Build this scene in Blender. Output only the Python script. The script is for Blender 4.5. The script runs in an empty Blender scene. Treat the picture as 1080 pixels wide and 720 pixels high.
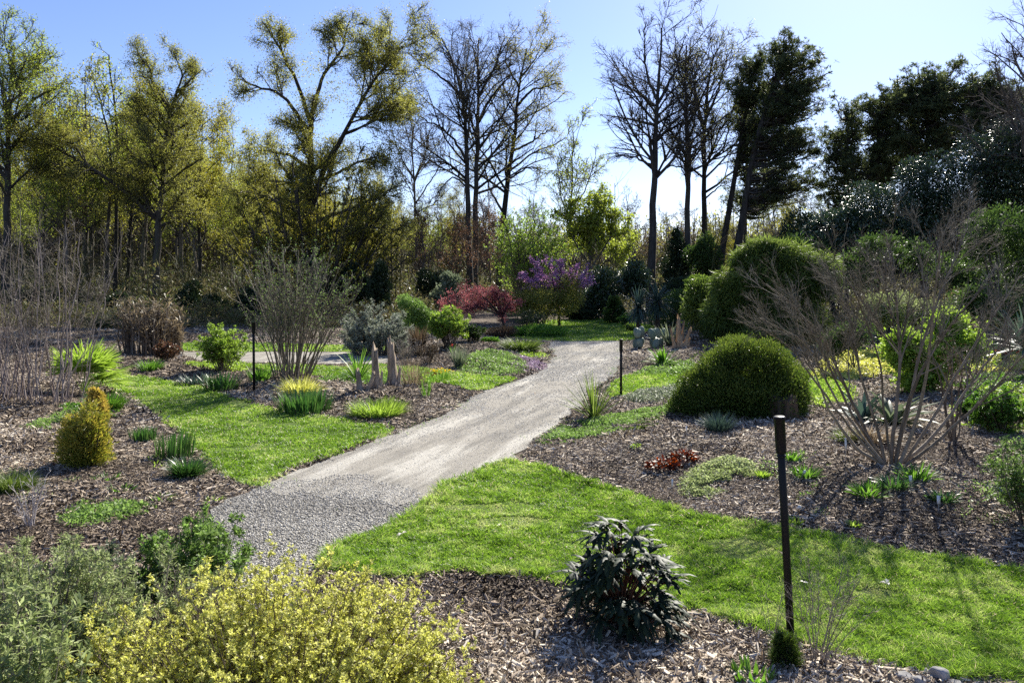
import bpy, math
import numpy as np
from mathutils.geometry import delaunay_2d_cdt
from mathutils import Vector

# ------------------------------------------------------------------ camera, sky, sun, exposure
sc = bpy.context.scene
COL = sc.collection
EYE, F, HY, CX = 2.2, 840.0, 290.0, 540.0          # eye height and lens measured on the photograph
cam = bpy.data.cameras.new('camera')
cam.lens = 28.0; cam.sensor_width = 36.0; cam.clip_start = 0.05; cam.clip_end = 3000
cam.shift_y = -(360 - HY) / 1080.0
camo = bpy.data.objects.new('camera', cam); COL.objects.link(camo)
camo.location = (0, 0, EYE); camo.rotation_euler = (math.radians(90), 0, 0)
sc.camera = camo
SUN_EL, SUN_AZ = 34.0, 25.0                         # azimuth: degrees to the right of straight ahead (+Y)
world = bpy.data.worlds.new('World'); sc.world = world; world.use_nodes = True
wn = world.node_tree
bg = wn.nodes['Background']; bg.inputs[1].default_value = 0.057
sky = wn.nodes.new('ShaderNodeTexSky'); sky.sky_type = 'NISHITA'; sky.sun_disc = False
sky.sun_elevation = math.radians(SUN_EL); sky.sun_rotation = math.radians(SUN_AZ)
sky.air_density = 1.0; sky.dust_density = 0.3; sky.ozone_density = 1.6
tint = wn.nodes.new('ShaderNodeMix'); tint.data_type = 'RGBA'; tint.blend_type = 'MULTIPLY'; tint.inputs[0].default_value = 1.0
tint.inputs[7].default_value = (1.03, 1.08, 1.42, 1)   # a deeper spring blue than the standard atmosphere
wn.links.new(sky.outputs[0], tint.inputs[6]); wn.links.new(tint.outputs[2], bg.inputs[0])
sl = bpy.data.lights.new('sun', 'SUN'); sl.energy = 4.9; sl.angle = math.radians(0.55); sl.color = (1.0, 0.95, 0.84)
so = bpy.data.objects.new('sun', sl); COL.objects.link(so); so.location = (20, 40, 40)
_a, _e = math.radians(SUN_AZ), math.radians(SUN_EL)
so.rotation_euler = Vector((math.sin(_a) * math.cos(_e), math.cos(_a) * math.cos(_e), math.sin(_e))).to_track_quat('Z', 'Y').to_euler()
sc.view_settings.view_transform = 'Standard'; sc.view_settings.look = 'None'
sc.view_settings.gamma = 1.0; sc.view_settings.use_curve_mapping = False
sc.view_settings.exposure = 1.12
cy = sc.cycles
cy.max_bounces = 5; cy.diffuse_bounces = 3; cy.glossy_bounces = 2; cy.transmission_bounces = 3
cy.transparent_max_bounces = 4; cy.use_denoising = False; cy.caustics_reflective = False; cy.caustics_refractive = False
cy.sample_clamp_indirect = 4.0

# ------------------------------------------------------------------ helpers
rng = np.random.default_rng(11)
U = rng.uniform

def G(px, py):                                       # photo pixel on the ground -> world x, y
    d = EYE * F / (py - HY)
    return ((px - CX) / F * d, d)

def P(px, py, d):                                    # photo pixel at distance d -> world point
    return ((px - CX) / F * d, d, EYE + (HY - py) / F * d)

def norm(v):
    return v / np.maximum(np.linalg.norm(v, axis=-1, keepdims=True), 1e-9)

def rdir(n):
    return norm(rng.normal(size=(n, 3)))

class MB:
    """collects vertices and faces; each vertex carries the number 'rnd' that drives its colour"""
    def __init__(s): s.v = []; s.q = []; s.t = []; s.r = []; s.n = 0
    def add(s, v, q=None, t=None, r=None):
        v = np.asarray(v, dtype=np.float64).reshape(-1, 3)
        if len(v) == 0: return s
        if q is not None and len(q): s.q.append(np.asarray(q, dtype=np.int64).reshape(-1, 4) + s.n)
        if t is not None and len(t): s.t.append(np.asarray(t, dtype=np.int64).reshape(-1, 3) + s.n)
        r = np.full(len(v), 0.5) if r is None else np.broadcast_to(np.asarray(r, dtype=np.float64).reshape(-1), (len(v),))
        s.v.append(v); s.r.append(r); s.n += len(v)
        return s
    def build(s, name, mat, parent=None, origin=None, smooth=False):
        v = np.concatenate(s.v); r = np.concatenate(s.r)
        if parent is not None: org = np.array(parent['_o'])
        elif origin is not None: org = np.array(origin, dtype=float)
        else: org = np.zeros(3)
        v = v - org
        q = np.concatenate(s.q) if s.q else np.zeros((0, 4), int)
        t = np.concatenate(s.t) if s.t else np.zeros((0, 3), int)
        me = bpy.data.meshes.new(name)
        me.vertices.add(len(v)); me.vertices.foreach_set('co', v.astype(np.float32).ravel())
        loops = np.concatenate([q.ravel(), t.ravel()]).astype(np.int32)
        me.loops.add(len(loops)); me.loops.foreach_set('vertex_index', loops)
        nq, nt = len(q), len(t)
        starts = np.concatenate([np.arange(nq) * 4, nq * 4 + np.arange(nt) * 3]).astype(np.int32)
        me.polygons.add(nq + nt); me.polygons.foreach_set('loop_start', starts)
        me.update(calc_edges=True)
        if smooth: me.polygons.foreach_set('use_smooth', np.ones(nq + nt, dtype=bool))
        at = me.attributes.new('rnd', 'FLOAT', 'POINT'); at.data.foreach_set('value', r.astype(np.float32))
        me.materials.append(mat)
        o = bpy.data.objects.new(name, me); COL.objects.link(o)
        if parent is not None: o.parent = parent
        else: o.location = org
        return o

def tag(o, label=None, cat=None, group=None, kind=None):
    if label: o['label'] = label
    if cat: o['category'] = cat
    if group: o['group'] = group
    if kind: o['kind'] = kind
    return o

def thing(name, label, cat, loc, group=None):
    o = bpy.data.objects.new(name, None); COL.objects.link(o)
    o.location = loc; o.empty_display_size = 0.1
    o['_o'] = list(map(float, loc))
    return tag(o, label, cat, group)

def clone(root, loc, rotz=0.0, scale=1.0, label=None, group=None):
    r = root.copy(); COL.objects.link(r); r.location = loc; r.rotation_euler = (0, 0, rotz)
    r.scale = (scale, scale, scale) if np.isscalar(scale) else scale
    if label: r['label'] = label
    if group: r['group'] = group
    for ch in list(root.children):
        c = ch.copy(); COL.objects.link(c); c.parent = r
        for g in list(ch.children):
            e = g.copy(); COL.objects.link(e); e.parent = c
    return r

def tubes(mb, pts, rad, S=5, r=None, cap=False):
    pts = np.asarray(pts, float); rad = np.asarray(rad, float)
    N, K, _ = pts.shape
    tan = norm(np.gradient(pts, axis=1))
    ref = np.where(np.abs(tan[:, :1, 2:3]) > 0.9, np.array([[[1., 0, 0]]]), np.array([[[0, 0, 1.]]]))
    n1 = norm(np.cross(tan, np.broadcast_to(ref, tan.shape))); n2 = np.cross(tan, n1)
    a = np.arange(S) / S * 2 * np.pi
    v = pts[:, :, None] + rad[:, :, None, None] * (n1[:, :, None] * np.cos(a)[None, None, :, None] + n2[:, :, None] * np.sin(a)[None, None, :, None])
    base = (np.arange(N) * K * S)[:, None, None]
    i = (np.arange(K - 1) * S)[None, :, None]; j = np.arange(S)[None, None]; j2 = (j + 1) % S
    q = np.stack([base + i + j, base + i + j2, base + i + S + j2, base + i + S + j], -1)
    rr = (U(0, 1, N) if r is None else np.broadcast_to(r, (N,)))
    mb.add(v, q=q, r=np.repeat(rr, K * S))
    if cap and S >= 3:
        for n in range(N):
            b = n * K * S + (K - 1) * S
            for k in range(1, S - 1): mb.t.append(np.array([[b, b + k, b + k + 1]]) + mb.n - len(v.reshape(-1, 3)))
    return mb

def ribbons(mb, pts, wid, side, r=None, fold=0.0):
    """flat strips along pts (N,K,3), half width wid (N,K), side direction (N,3)"""
    N, K, _ = pts.shape
    side = norm(side)[:, None]
    tan = norm(np.gradient(pts, axis=1))
    sd = norm(side - tan * (side * tan).sum(-1, keepdims=True))
    rr = U(0, 1, N) if r is None else np.broadcast_to(r, (N,))
    if fold == 0.0:
        v = np.stack([pts - sd * wid[..., None], pts + sd * wid[..., None]], 2)
        b = (np.arange(N) * K * 2)[:, None]; i = (np.arange(K - 1) * 2)[None]
        q = np.stack([b + i, b + i + 1, b + i + 3, b + i + 2], -1)
        mb.add(v, q=q, r=np.repeat(rr, K * 2))
    else:
        nr = np.cross(tan, sd)
        e = nr * (wid * fold)[..., None]
        v = np.stack([pts - sd * wid[..., None] + e, pts, pts + sd * wid[..., None] + e], 2)
        b = (np.arange(N) * K * 3)[:, None]; i = (np.arange(K - 1) * 3)[None]
        q = np.concatenate([np.stack([b + i, b + i + 1, b + i + 4, b + i + 3], -1).reshape(-1, 4),
                            np.stack([b + i + 1, b + i + 2, b + i + 5, b + i + 4], -1).reshape(-1, 4)])
        mb.add(v, q=q, r=np.repeat(rr, K * 3))
    return mb

def cards(mb, pos, axis, nrm, L, W, r=None, cup=0.15):
    """leaf = folded rhombus: base, two shoulders, tip"""
    n = len(pos); axis = norm(axis)
    side = norm(np.cross(axis, nrm)); up = np.cross(side, axis)
    L = np.broadcast_to(L, (n,))[:, None]; W = np.broadcast_to(W, (n,))[:, None]
    a = pos; c = pos + axis * L
    m = pos + axis * L * 0.45 + up * W * cup
    v = np.stack([a, m + side * W / 2, c, m - side * W / 2], 1)
    q = (np.arange(n) * 4)[:, None] + np.arange(4)[None]
    rr = U(0, 1, n) if r is None else np.broadcast_to(r, (n,))
    mb.add(v, q=q, r=np.repeat(rr, 4))
    return mb

def resample(pts, K):
    pts = np.asarray(pts, float)
    s = np.concatenate([[0], np.cumsum(np.linalg.norm(np.diff(pts, axis=0), axis=1))]); s /= s[-1]
    t = np.linspace(0, 1, K)
    out = np.stack([np.interp(t, s, pts[:, k]) for k in range(3)], 1)
    if K > 4:                                        # round the corners
        for _ in range(2): out[1:-1] = 0.25 * out[:-2] + 0.5 * out[1:-1] + 0.25 * out[2:]
    return out

def kids(Pp, Rp, n, t0=0.3, t1=1.0, ang=(30, 65), lf=(0.3, 0.6), K=6, wob=0.25, up=0.15, rf=0.6, rmin=0.004, taper=0.6, minlen=0.05):
    """children of every parent polyline; n = mean number per parent"""
    N, K0, _ = Pp.shape
    ln = np.linalg.norm(np.diff(Pp, axis=1), axis=2).sum(1)
    cnt = rng.poisson(n * np.clip(ln / ln.mean(), 0.4, 2.2)) + (1 if n >= 3 else 0)
    idx = np.repeat(np.arange(N), cnt)
    M = len(idx)
    t = U(t0, t1, M); f = t * (K0 - 1); i = np.minimum(f.astype(int), K0 - 2); fr = (f - i)[:, None]
    pos = Pp[idx, i] * (1 - fr) + Pp[idx, i + 1] * fr
    tan = norm(Pp[idx, i + 1] - Pp[idx, i])
    rp = Rp[idx, i] * (1 - fr[:, 0]) + Rp[idx, i + 1] * fr[:, 0]
    a = np.radians(U(ang[0], ang[1], M))[:, None]
    per = norm(np.cross(tan, rdir(M)))
    d = norm(np.cos(a) * tan + np.sin(a) * per)
    L = np.maximum(ln[idx] * U(lf[0], lf[1], M) * (1 - taper * t), minlen)
    out = np.zeros((M, K, 3)); out[:, 0] = pos
    for k in range(1, K):
        d = norm(d + rng.normal(size=(M, 3)) * wob / math.sqrt(K) * 1.6 + np.array([0, 0, up]) / K)
        out[:, k] = out[:, k - 1] + d * (L / (K - 1))[:, None]
    r0 = np.maximum(rp * rf, rmin)
    R = r0[:, None] * np.linspace(1, 0.35, K)[None]
    R = np.maximum(R, rmin * 0.5)
    return out, R

def pxblobs(d, bl, depth=1.0, sub=8, sc_=0.5):
    """photo ellipses at distance d -> list of lumpy sub-ellipsoids (c, r)"""
    C, R = [], []
    for (x, y, rx, ry) in bl:
        c = np.array(P(x, y, d)); r = np.array([rx / F * d, max(rx, ry) / F * d * depth, ry / F * d])
        u = rdir(sub)
        C.append(c + u * r * U(0.45, 0.72, (sub, 1))); R.append(r * U(sc_ * 0.75, sc_ * 1.2, (sub, 1)))
        C.append(c[None]); R.append(r[None] * 0.72)
    return np.concatenate(C), np.concatenate(R)

def cloud(n, C, R, shell=0.45, zmin=0.02, soft=0.0):
    w = (R[:, 0] * R[:, 2]) ** 1.0; w = w / w.sum()
    k = rng.choice(len(C), n, p=w)
    u = rdir(n); rho = 1 - shell * U(0, 1, n) ** 1.3
    rho = np.where(U(0, 1, n) < .12, U(1.0, 1.2, n), rho)
    if soft: rho = np.abs(rng.normal(size=n)) * soft
    p = C[k] + u * R[k] * rho[:, None]
    nn = norm(u / R[k])
    m = p[:, 2] > zmin
    return p[m], nn[m], k[m]

def leafcloud(mb, n, C, R, L, W, out=0.8, upw=0.3, rand=0.8, shell=0.45, zmin=0.02, clump=0.35, cup=0.15, face=None, soft=0.0):
    p, nn, k = cloud(n, C, R, shell, zmin, soft)
    m = len(p)
    ax = nn * out + rdir(m) * rand + np.array([0, 0, upw])
    fn = rdir(m) if face is None else norm(rdir(m) * 0.8 + np.array(face))
    cr = U(0, 1, len(C))
    cards(mb, p, ax, fn, L * U(0.7, 1.3, m), W * U(0.7, 1.3, m), r=np.clip((1 - clump) * U(0, 1, m) + clump * cr[k], 0, 1), cup=cup)
    return mb

# ------------------------------------------------------------------ materials
def newmat(name):
    m = bpy.data.materials.new(name); m.use_nodes = True
    nt = m.node_tree; nt.nodes.clear()
    out = nt.nodes.new('ShaderNodeOutputMaterial')
    return m, nt, out

def ramp(nt, cols, pos=None):
    r = nt.nodes.new('ShaderNodeValToRGB'); el = r.color_ramp.elements
    pos = pos or [i / (len(cols) - 1) for i in range(len(cols))]
    el[0].position = pos[0]; el[0].color = (*cols[0], 1); el[1].position = pos[-1]; el[1].color = (*cols[-1], 1)
    for p_, c in zip(pos[1:-1], cols[1:-1]):
        e = el.new(p_); e.color = (*c, 1)
    return r

def leafmat(name, cols, rough=0.5, trans=0.4, spec=0.3, tgain=1.5, pos=None):
    m, nt, out = newmat(name); N = nt.nodes; L = nt.links
    at = N.new('ShaderNodeAttribute'); at.attribute_name = 'rnd'
    rp = ramp(nt, cols, pos); L.new(at.outputs['Fac'], rp.inputs[0])
    b = N.new('ShaderNodeBsdfPrincipled'); b.inputs['Roughness'].default_value = rough
    b.inputs['Specular IOR Level'].default_value = spec
    L.new(rp.outputs[0], b.inputs['Base Color'])
    t = N.new('ShaderNodeBsdfTranslucent'); hs = N.new('ShaderNodeHueSaturation')
    hs.inputs['Value'].default_value = tgain; hs.inputs['Saturation'].default_value = 1.1; hs.inputs['Hue'].default_value = 0.503
    L.new(rp.outputs[0], hs.inputs['Color']); L.new(hs.outputs[0], t.inputs[0])
    mx = N.new('ShaderNodeMixShader'); mx.inputs[0].default_value = trans
    L.new(b.outputs[0], mx.inputs[1]); L.new(t.outputs[0], mx.inputs[2]); L.new(mx.outputs[0], out.inputs[0])
    return m

def barkmat(name, c1, c2, scale=12, rough=0.9, bump=0.4, vary=True):
    m, nt, out = newmat(name); N = nt.nodes; L = nt.links
    tc = N.new('ShaderNodeTexCoord'); mp = N.new('ShaderNodeMapping'); mp.inputs['Scale'].default_value = (1, 1, 0.2)
    no = N.new('ShaderNodeTexNoise'); no.inputs['Scale'].default_value = scale; no.inputs['Detail'].default_value = 5
    L.new(tc.outputs['Object'], mp.inputs[0]); L.new(mp.outputs[0], no.inputs[0])
    fac = no.outputs[0]
    if vary:
        at = N.new('ShaderNodeAttribute'); at.attribute_name = 'rnd'
        ad = N.new('ShaderNodeMath'); ad.operation = 'MULTIPLY_ADD'; ad.inputs[1].default_value = 0.45
        L.new(at.outputs['Fac'], ad.inputs[0])
        sb = N.new('ShaderNodeMath'); sb.operation = 'SUBTRACT'; sb.inputs[1].default_value = 0.22
        L.new(no.outputs[0], sb.inputs[0]); L.new(sb.outputs[0], ad.inputs[2]); fac = ad.outputs[0]
    rp = ramp(nt, [c1, c2], [0.3, 0.75]); L.new(fac, rp.inputs[0])
    b = N.new('ShaderNodeBsdfPrincipled'); b.inputs['Roughness'].default_value = rough; b.inputs['Specular IOR Level'].default_value = 0.2
    L.new(rp.outputs[0], b.inputs['Base Color'])
    bp = N.new('ShaderNodeBump'); bp.inputs['Strength'].default_value = bump; bp.inputs['Distance'].default_value = 0.02
    L.new(no.outputs[0], bp.inputs['Height']); L.new(bp.outputs[0], b.inputs['Normal'])
    L.new(b.outputs[0], out.inputs[0])
    return m

def plain(name, c, rough=0.5, metal=0.0, spec=0.4):
    m, nt, out = newmat(name); N = nt.nodes; L = nt.links
    no = N.new('ShaderNodeTexNoise'); no.inputs['Scale'].default_value = 40
    tc = N.new('ShaderNodeTexCoord'); L.new(tc.outputs['Object'], no.inputs[0])
    rp = ramp(nt, [tuple(x * 0.8 for x in c), tuple(min(1, x * 1.15) for x in c)], [0.35, 0.65]); L.new(no.outputs[0], rp.inputs[0])
    b = N.new('ShaderNodeBsdfPrincipled'); b.inputs['Roughness'].default_value = rough; b.inputs['Metallic'].default_value = metal
    b.inputs['Specular IOR Level'].default_value = spec
    L.new(rp.outputs[0], b.inputs['Base Color']); L.new(b.outputs[0], out.inputs[0])
    return m

def groundmat(name, layers, bump=0.5, dist=0.02, rough=0.95, bscale=40, run=None):
    """layers: [(scale, detail, colA, colB, lo, hi)]: the first is the base, the rest are mixed over by their own noise"""
    m, nt, out = newmat(name); N = nt.nodes; L = nt.links
    tc = N.new('ShaderNodeTexCoord')
    cur = None
    for i, (s, det, ca, cb, lo, hi, mlo, mhi, ms) in enumerate(layers):
        no = N.new('ShaderNodeTexNoise'); no.inputs['Scale'].default_value = s; no.inputs['Detail'].default_value = det
        no.inputs['Roughness'].default_value = 0.65
        L.new(tc.outputs['Object'], no.inputs[0])
        rp = ramp(nt, [ca, cb], [lo, hi]); L.new(no.outputs[0], rp.inputs[0])
        if cur is None: cur = rp.outputs[0]
        else:
            mk = N.new('ShaderNodeTexNoise'); mk.inputs['Scale'].default_value = ms; mk.inputs['Detail'].default_value = 6
            mk.inputs['Roughness'].default_value = 0.6
            if run:                                   # wear runs along the path
                mp = N.new('ShaderNodeMapping'); mp.vector_type = 'TEXTURE'; mp.inputs['Rotation'].default_value = (0, 0, math.radians(-19)); mp.inputs['Scale'].default_value = (1, 1 / run, 1)
                L.new(tc.outputs['Object'], mp.inputs[0]); L.new(mp.outputs[0], mk.inputs[0])
            else: L.new(tc.outputs['Object'], mk.inputs[0])
            mr = N.new('ShaderNodeMapRange'); mr.inputs[1].default_value = mlo; mr.inputs[2].default_value = mhi
            L.new(mk.outputs[0], mr.inputs[0])
            mx = N.new('ShaderNodeMix'); mx.data_type = 'RGBA'
            L.new(mr.outputs[0], mx.inputs[0]); L.new(cur, mx.inputs[6]); L.new(rp.outputs[0], mx.inputs[7]); cur = mx.outputs[2]
    b = N.new('ShaderNodeBsdfPrincipled'); b.inputs['Roughness'].default_value = rough; b.inputs['Specular IOR Level'].default_value = 0.15
    L.new(cur, b.inputs['Base Color'])
    vo = N.new('ShaderNodeTexNoise'); vo.inputs['Scale'].default_value = bscale; vo.inputs['Detail'].default_value = 6; vo.inputs['Roughness'].default_value = 0.7
    L.new(tc.outputs['Object'], vo.inputs[0])
    bp = N.new('ShaderNodeBump'); bp.inputs['Strength'].default_value = bump; bp.inputs['Distance'].default_value = dist
    L.new(vo.outputs[0], bp.inputs['Height']); L.new(bp.outputs[0], b.inputs['Normal'])
    L.new(b.outputs[0], out.inputs[0])
    return m

M = {}
M['mulch'] = groundmat('mulch', [(30, 8, (0.05, 0.036, 0.026), (0.26, 0.20, 0.15), 0.35, 0.72, 0, 1, 1),
                                 (90, 3, (0.10, 0.075, 0.06), (0.36, 0.30, 0.25), 0.4, 0.7, 0.52, 0.64, 22)], bump=0.9, dist=0.03, bscale=45)
M['soil'] = groundmat('woodland_floor', [(3, 8, (0.035, 0.03, 0.018), (0.10, 0.085, 0.05), 0.35, 0.7, 0, 1, 1),
                                         (2, 5, (0.03, 0.05, 0.012), (0.05, 0.08, 0.02), 0.4, 0.7, 0.5, 0.62, 0.25)], bump=0.6, bscale=8)
M['lawn'] = groundmat('lawn_turf', [(25, 6, (0.06, 0.095, 0.02), (0.14, 0.21, 0.045), 0.35, 0.7, 0, 1, 1),
                                    (5, 4, (0.085, 0.15, 0.025), (0.14, 0.20, 0.05), 0.4, 0.7, 0.5, 0.68, 1.2)], bump=0.8, dist=0.03, bscale=60)
M['path'] = groundmat('packed_gravel', [(70, 8, (0.22, 0.20, 0.165), (0.45, 0.415, 0.35), 0.33, 0.68, 0, 1, 1),
                                        (130, 3, (0.13, 0.12, 0.10), (0.38, 0.35, 0.30), 0.4, 0.65, 0.47, 0.60, 4),
                                        (40, 6, (0.38, 0.355, 0.30), (0.57, 0.535, 0.46), 0.35, 0.6, 0.50, 0.62, 2.6)], bump=0.8, dist=0.02, bscale=70, run=.16)
M['gravelbase'] = groundmat('gravel_base', [(120, 5, (0.22, 0.205, 0.18), (0.42, 0.395, 0.35), 0.35, 0.65, 0, 1, 1)], bump=0.8, bscale=110)

# ------------------------------------------------------------------ outlines on the ground (photo pixels on flat ground)
LAWN_MAIN = [(540, 488), (575, 495), (625, 512), (690, 533), (760, 548), (830, 560), (900, 577), (1000, 592), (1090, 603), (1230, 622),
             (1300, 770), (1140, 740), (1060, 722), (985, 712), (930, 700), (880, 688), (840, 674), (800, 660), (745, 645), (690, 632),
             (640, 622), (590, 612), (540, 607), (480, 605), (420, 606), (375, 604), (330, 600), (340, 586), (380, 570), (430, 546), (480, 512), (510, 496)]
LAWN_LEFT = [(262, 513), (300, 498), (360, 476), (418, 454), (385, 447), (350, 442), (300, 436), (262, 425), (215, 412), (180, 404), (150, 398), (112, 394),
             (98, 397), (104, 404), (130, 414), (158, 430), (190, 455), (222, 485), (240, 503)]
LAWN_BEHIND = [(235, 384), (300, 385), (360, 387), (395, 385), (430, 386), (470, 392), (520, 397), (545, 400), (505, 413), (470, 405), (420, 402), (370, 400),
               (330, 396), (260, 388)]
LAWN_FARLEFT = [(185, 362), (260, 362), (400, 366), (400, 371), (215, 371), (170, 370)]
LAWN_FAR = [(470, 350), (540, 345), (580, 338), (640, 336), (700, 346), (672, 352), (668, 359), (600, 360), (560, 359), (520, 352)]
LAWN_MIDRIGHT = [(640, 420), (655, 398), (700, 393), (760, 385), (880, 395), (885, 420), (800, 412), (700, 409)]
LAWN_FARRIGHT = [(985, 366), (1090, 360), (1250, 362), (1300, 380), (1100, 388), (1000, 384)]
PATH = [(578, 362), (583, 375), (572, 390), (545, 401), (505, 414), (470, 436), (418, 456), (362, 478), (302, 500), (266, 514), (284, 517), (298, 524), (318, 515), (338, 526), (360, 517), (380, 531), (400, 523), (418, 536), (438, 528), (450, 532), (482, 511), (512, 495), (540, 486), (560, 470), (590, 448), (622, 416), (648, 396), (657, 378), (655, 360), (610, 358)]
GRAVEL = [(266, 514), (240, 524), (222, 538), (205, 560), (215, 600), (240, 680), (300, 680), (325, 602), (340, 586), (380, 570), (430, 545), (452, 530), (430, 512), (380, 500), (310, 506)]
PATHFAR = [(190, 371.5), (395, 371.5), (420, 377), (400, 384), (300, 383), (215, 382)]

def outline(px, jit=0.04, step=0.18):
    w = np.array([G(*p) for p in px]); out = []
    n = len(w)
    for i in range(n):                               # Catmull-Rom through the points
        p0, p1, p2, p3 = w[i - 1], w[i], w[(i + 1) % n], w[(i + 2) % n]
        m = max(1, int(np.linalg.norm(p2 - p1) / step))
        for k in range(m):
            t = k / m
            c = 0.5 * (2 * p1 + (p2 - p0) * t + (2 * p0 - 5 * p1 + 4 * p2 - p3) * t * t + (3 * p1 - p0 - 3 * p2 + p3) * t ** 3)
            c = 0.5 * c + 0.5 * (p1 * (1 - t) + p2 * t)
            out.append(c + rng.normal(size=2) * jit)
    return np.array(out)

def inside(pts, poly):
    x, y = pts[:, 0], pts[:, 1]; r = np.zeros(len(pts), bool); n = len(poly)
    for i in range(n):
        x1, y1 = poly[i]; x2, y2 = poly[(i + 1) % n]
        if y1 == y2: continue
        c = ((y1 > y) != (y2 > y)) & (x < (x2 - x1) * (y - y1) / (y2 - y1) + x1)
        r ^= c
    return r

def pdist(pts, poly):
    a = poly; b = np.roll(poly, -1, axis=0); out = np.full(len(pts), 1e9)
    for i in range(len(a)):
        ab = b[i] - a[i]; t = np.clip(((pts - a[i]) @ ab) / (ab @ ab + 1e-12), 0, 1)
        out = np.minimum(out, np.linalg.norm(pts - (a[i] + t[:, None] * ab), axis=1))
    return out

O = {k: outline(v) for k, v in dict(main=LAWN_MAIN, left=LAWN_LEFT, behind=LAWN_BEHIND, farleft=LAWN_FARLEFT, far=LAWN_FAR, mid=LAWN_MIDRIGHT,
                                    farright=LAWN_FARRIGHT).items()}
for k, v in dict(path=PATH, gravel=GRAVEL, pathfar=PATHFAR).items(): O[k] = outline(v, 0.05)
COARSE = {k: v[::4] for k, v in O.items()}

def vnoise(x, y, s, seed=0):
    """smooth value noise"""
    r = np.random.default_rng(seed).uniform(-1, 1, (64, 64))
    X = x / s; Y = y / s; i = np.floor(X).astype(int); j = np.floor(Y).astype(int); fx = X - i; fy = Y - j
    fx = fx * fx * (3 - 2 * fx); fy = fy * fy * (3 - 2 * fy)
    g = lambda a, b: r[a % 64, b % 64]
    return (g(i, j) * (1 - fx) + g(i + 1, j) * fx) * (1 - fy) + (g(i, j + 1) * (1 - fx) + g(i + 1, j + 1) * fx) * fy

def hgt(x, y):
    """ground height: lawns and paths are flat, the beds swell up a little between them"""
    x = np.atleast_1d(np.asarray(x, float)); y = np.atleast_1d(np.asarray(y, float))
    p = np.stack([x, y], 1); d = np.full(len(p), 9.0)
    near = (np.abs(x) < 32) & (y > 0) & (y < 50)
    q = p[near]; dd = np.full(len(q), 9.0)
    for k, poly in COARSE.items():
        dd = np.minimum(dd, np.where(inside(q, poly), 0, pdist(q, poly)))
    d[near] = dd
    s = np.clip((d - 0.3) / 1.6, 0, 1); s = s * s * (3 - 2 * s)
    fade = np.clip((60 - np.hypot(x, y)) / 20, 0, 1)
    return s * fade * (0.13 + 0.05 * vnoise(x, y, 1.3, 3) + 0.02 * vnoise(x, y, 0.4, 5))

def h1(x, y): return float(hgt(x, y)[0])

# the ground: one sheet to the horizon, finely divided near the camera
def ground():
    xs = np.concatenate([-np.geomspace(1500, 36, 14), np.arange(-34, 34.01, 0.2), np.geomspace(36, 1500, 14)])
    ys = np.concatenate([[-1500, -300, -60, -20, -6], np.arange(-3, 46.01, 0.2), np.geomspace(48, 1800, 20)])
    X, Y = np.meshgrid(xs, ys); x = X.ravel(); y = Y.ravel()
    z = hgt(x, y) - 0.004
    nx, ny = len(xs), len(ys)
    i, j = np.meshgrid(np.arange(nx - 1), np.arange(ny - 1)); a = (j * nx + i).ravel()
    mb = MB(); mb.add(np.stack([x, y, z], 1), q=np.stack([a, a + 1, a + nx + 1, a + nx], 1))
    o = mb.build('ground', M['mulch'], smooth=True); o['kind'] = 'structure'
    me = o.data; me.materials.append(M['soil'])
    cy_ = y[a] ; cx_ = x[a]
    mi = (((cy_ > 43) | (np.abs(cx_) > 30))).astype(np.int32)
    me.polygons.foreach_set('material_index', mi)
ground()

def sheet(name, poly, z, mat, step=0.5):
    lo, hi = poly.min(0), poly.max(0)
    gx, gy = np.meshgrid(np.arange(lo[0], hi[0], step), np.arange(lo[1], hi[1], step)); g = np.stack([gx.ravel(), gy.ravel()], 1)
    g = g[inside(g, poly)]; g = g[pdist(g, poly[::2]) > step * 0.3]
    pts = [Vector(p) for p in poly] + [Vector(p) for p in g]
    v, e, f, _, _, _ = delaunay_2d_cdt(pts, [], [list(range(len(poly)))], 1, 1e-5)
    v = np.array([[a.x, a.y, z] for a in v]); v[:, 2] += 0.0
    mb = MB(); mb.add(v, t=np.array([t for t in f if len(t) == 3]))
    o = mb.build(name, mat); o['kind'] = 'structure'
    return o
for k in ('main', 'left', 'behind', 'farleft', 'far', 'mid', 'farright'): sheet('lawn', O[k], 0.012, M['lawn'])
sheet('path', O['path'], 0.006, M['path']); sheet('path', O['pathfar'], 0.006, M['path'])
sheet('gravel_path', O['gravel'], 0.002, M['gravelbase'])

# ------------------------------------------------------------------ loose ground stuff
def scatter(n, poly=None, dmin=2.2, dmax=30, pw=1.6, xlim=0.75):
    """points whose density falls off with distance from the camera"""
    u = U(0, 1, n * 3)
    e = 2 - pw                                        # density ~ d^-pw over a wedge-shaped area
    d = (dmin ** e + u * (dmax ** e - dmin ** e)) ** (1 / e) if abs(e) > 1e-3 else dmin * (dmax / dmin) ** u
    x = d * U(-xlim, xlim, n * 3)
    p = np.stack([x, d], 1)
    if poly is not None: p = p[inside(p, poly)]
    return p[:n]

M['grass'] = leafmat('grass_blades', [(0.085, 0.15, 0.022), (0.21, 0.33, 0.05), (0.38, 0.47, 0.13), (0.50, 0.44, 0.27)], rough=0.45, trans=0.45, spec=0.35, pos=[0, 0.55, .92, 1])
M['chips'] = leafmat('wood_chips', [(0.03, 0.019, 0.012), (0.20, 0.152, 0.105), (0.41, 0.325, 0.24), (0.72, 0.63, 0.50)], rough=0.8, trans=0.0, spec=0.2, pos=[0, 0.42, 0.78, 1])
M['stones'] = leafmat('gravel_stones', [(0.13, 0.118, 0.10), (0.44, 0.41, 0.35), (0.72, 0.68, 0.59)], rough=0.8, trans=0.0)

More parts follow.
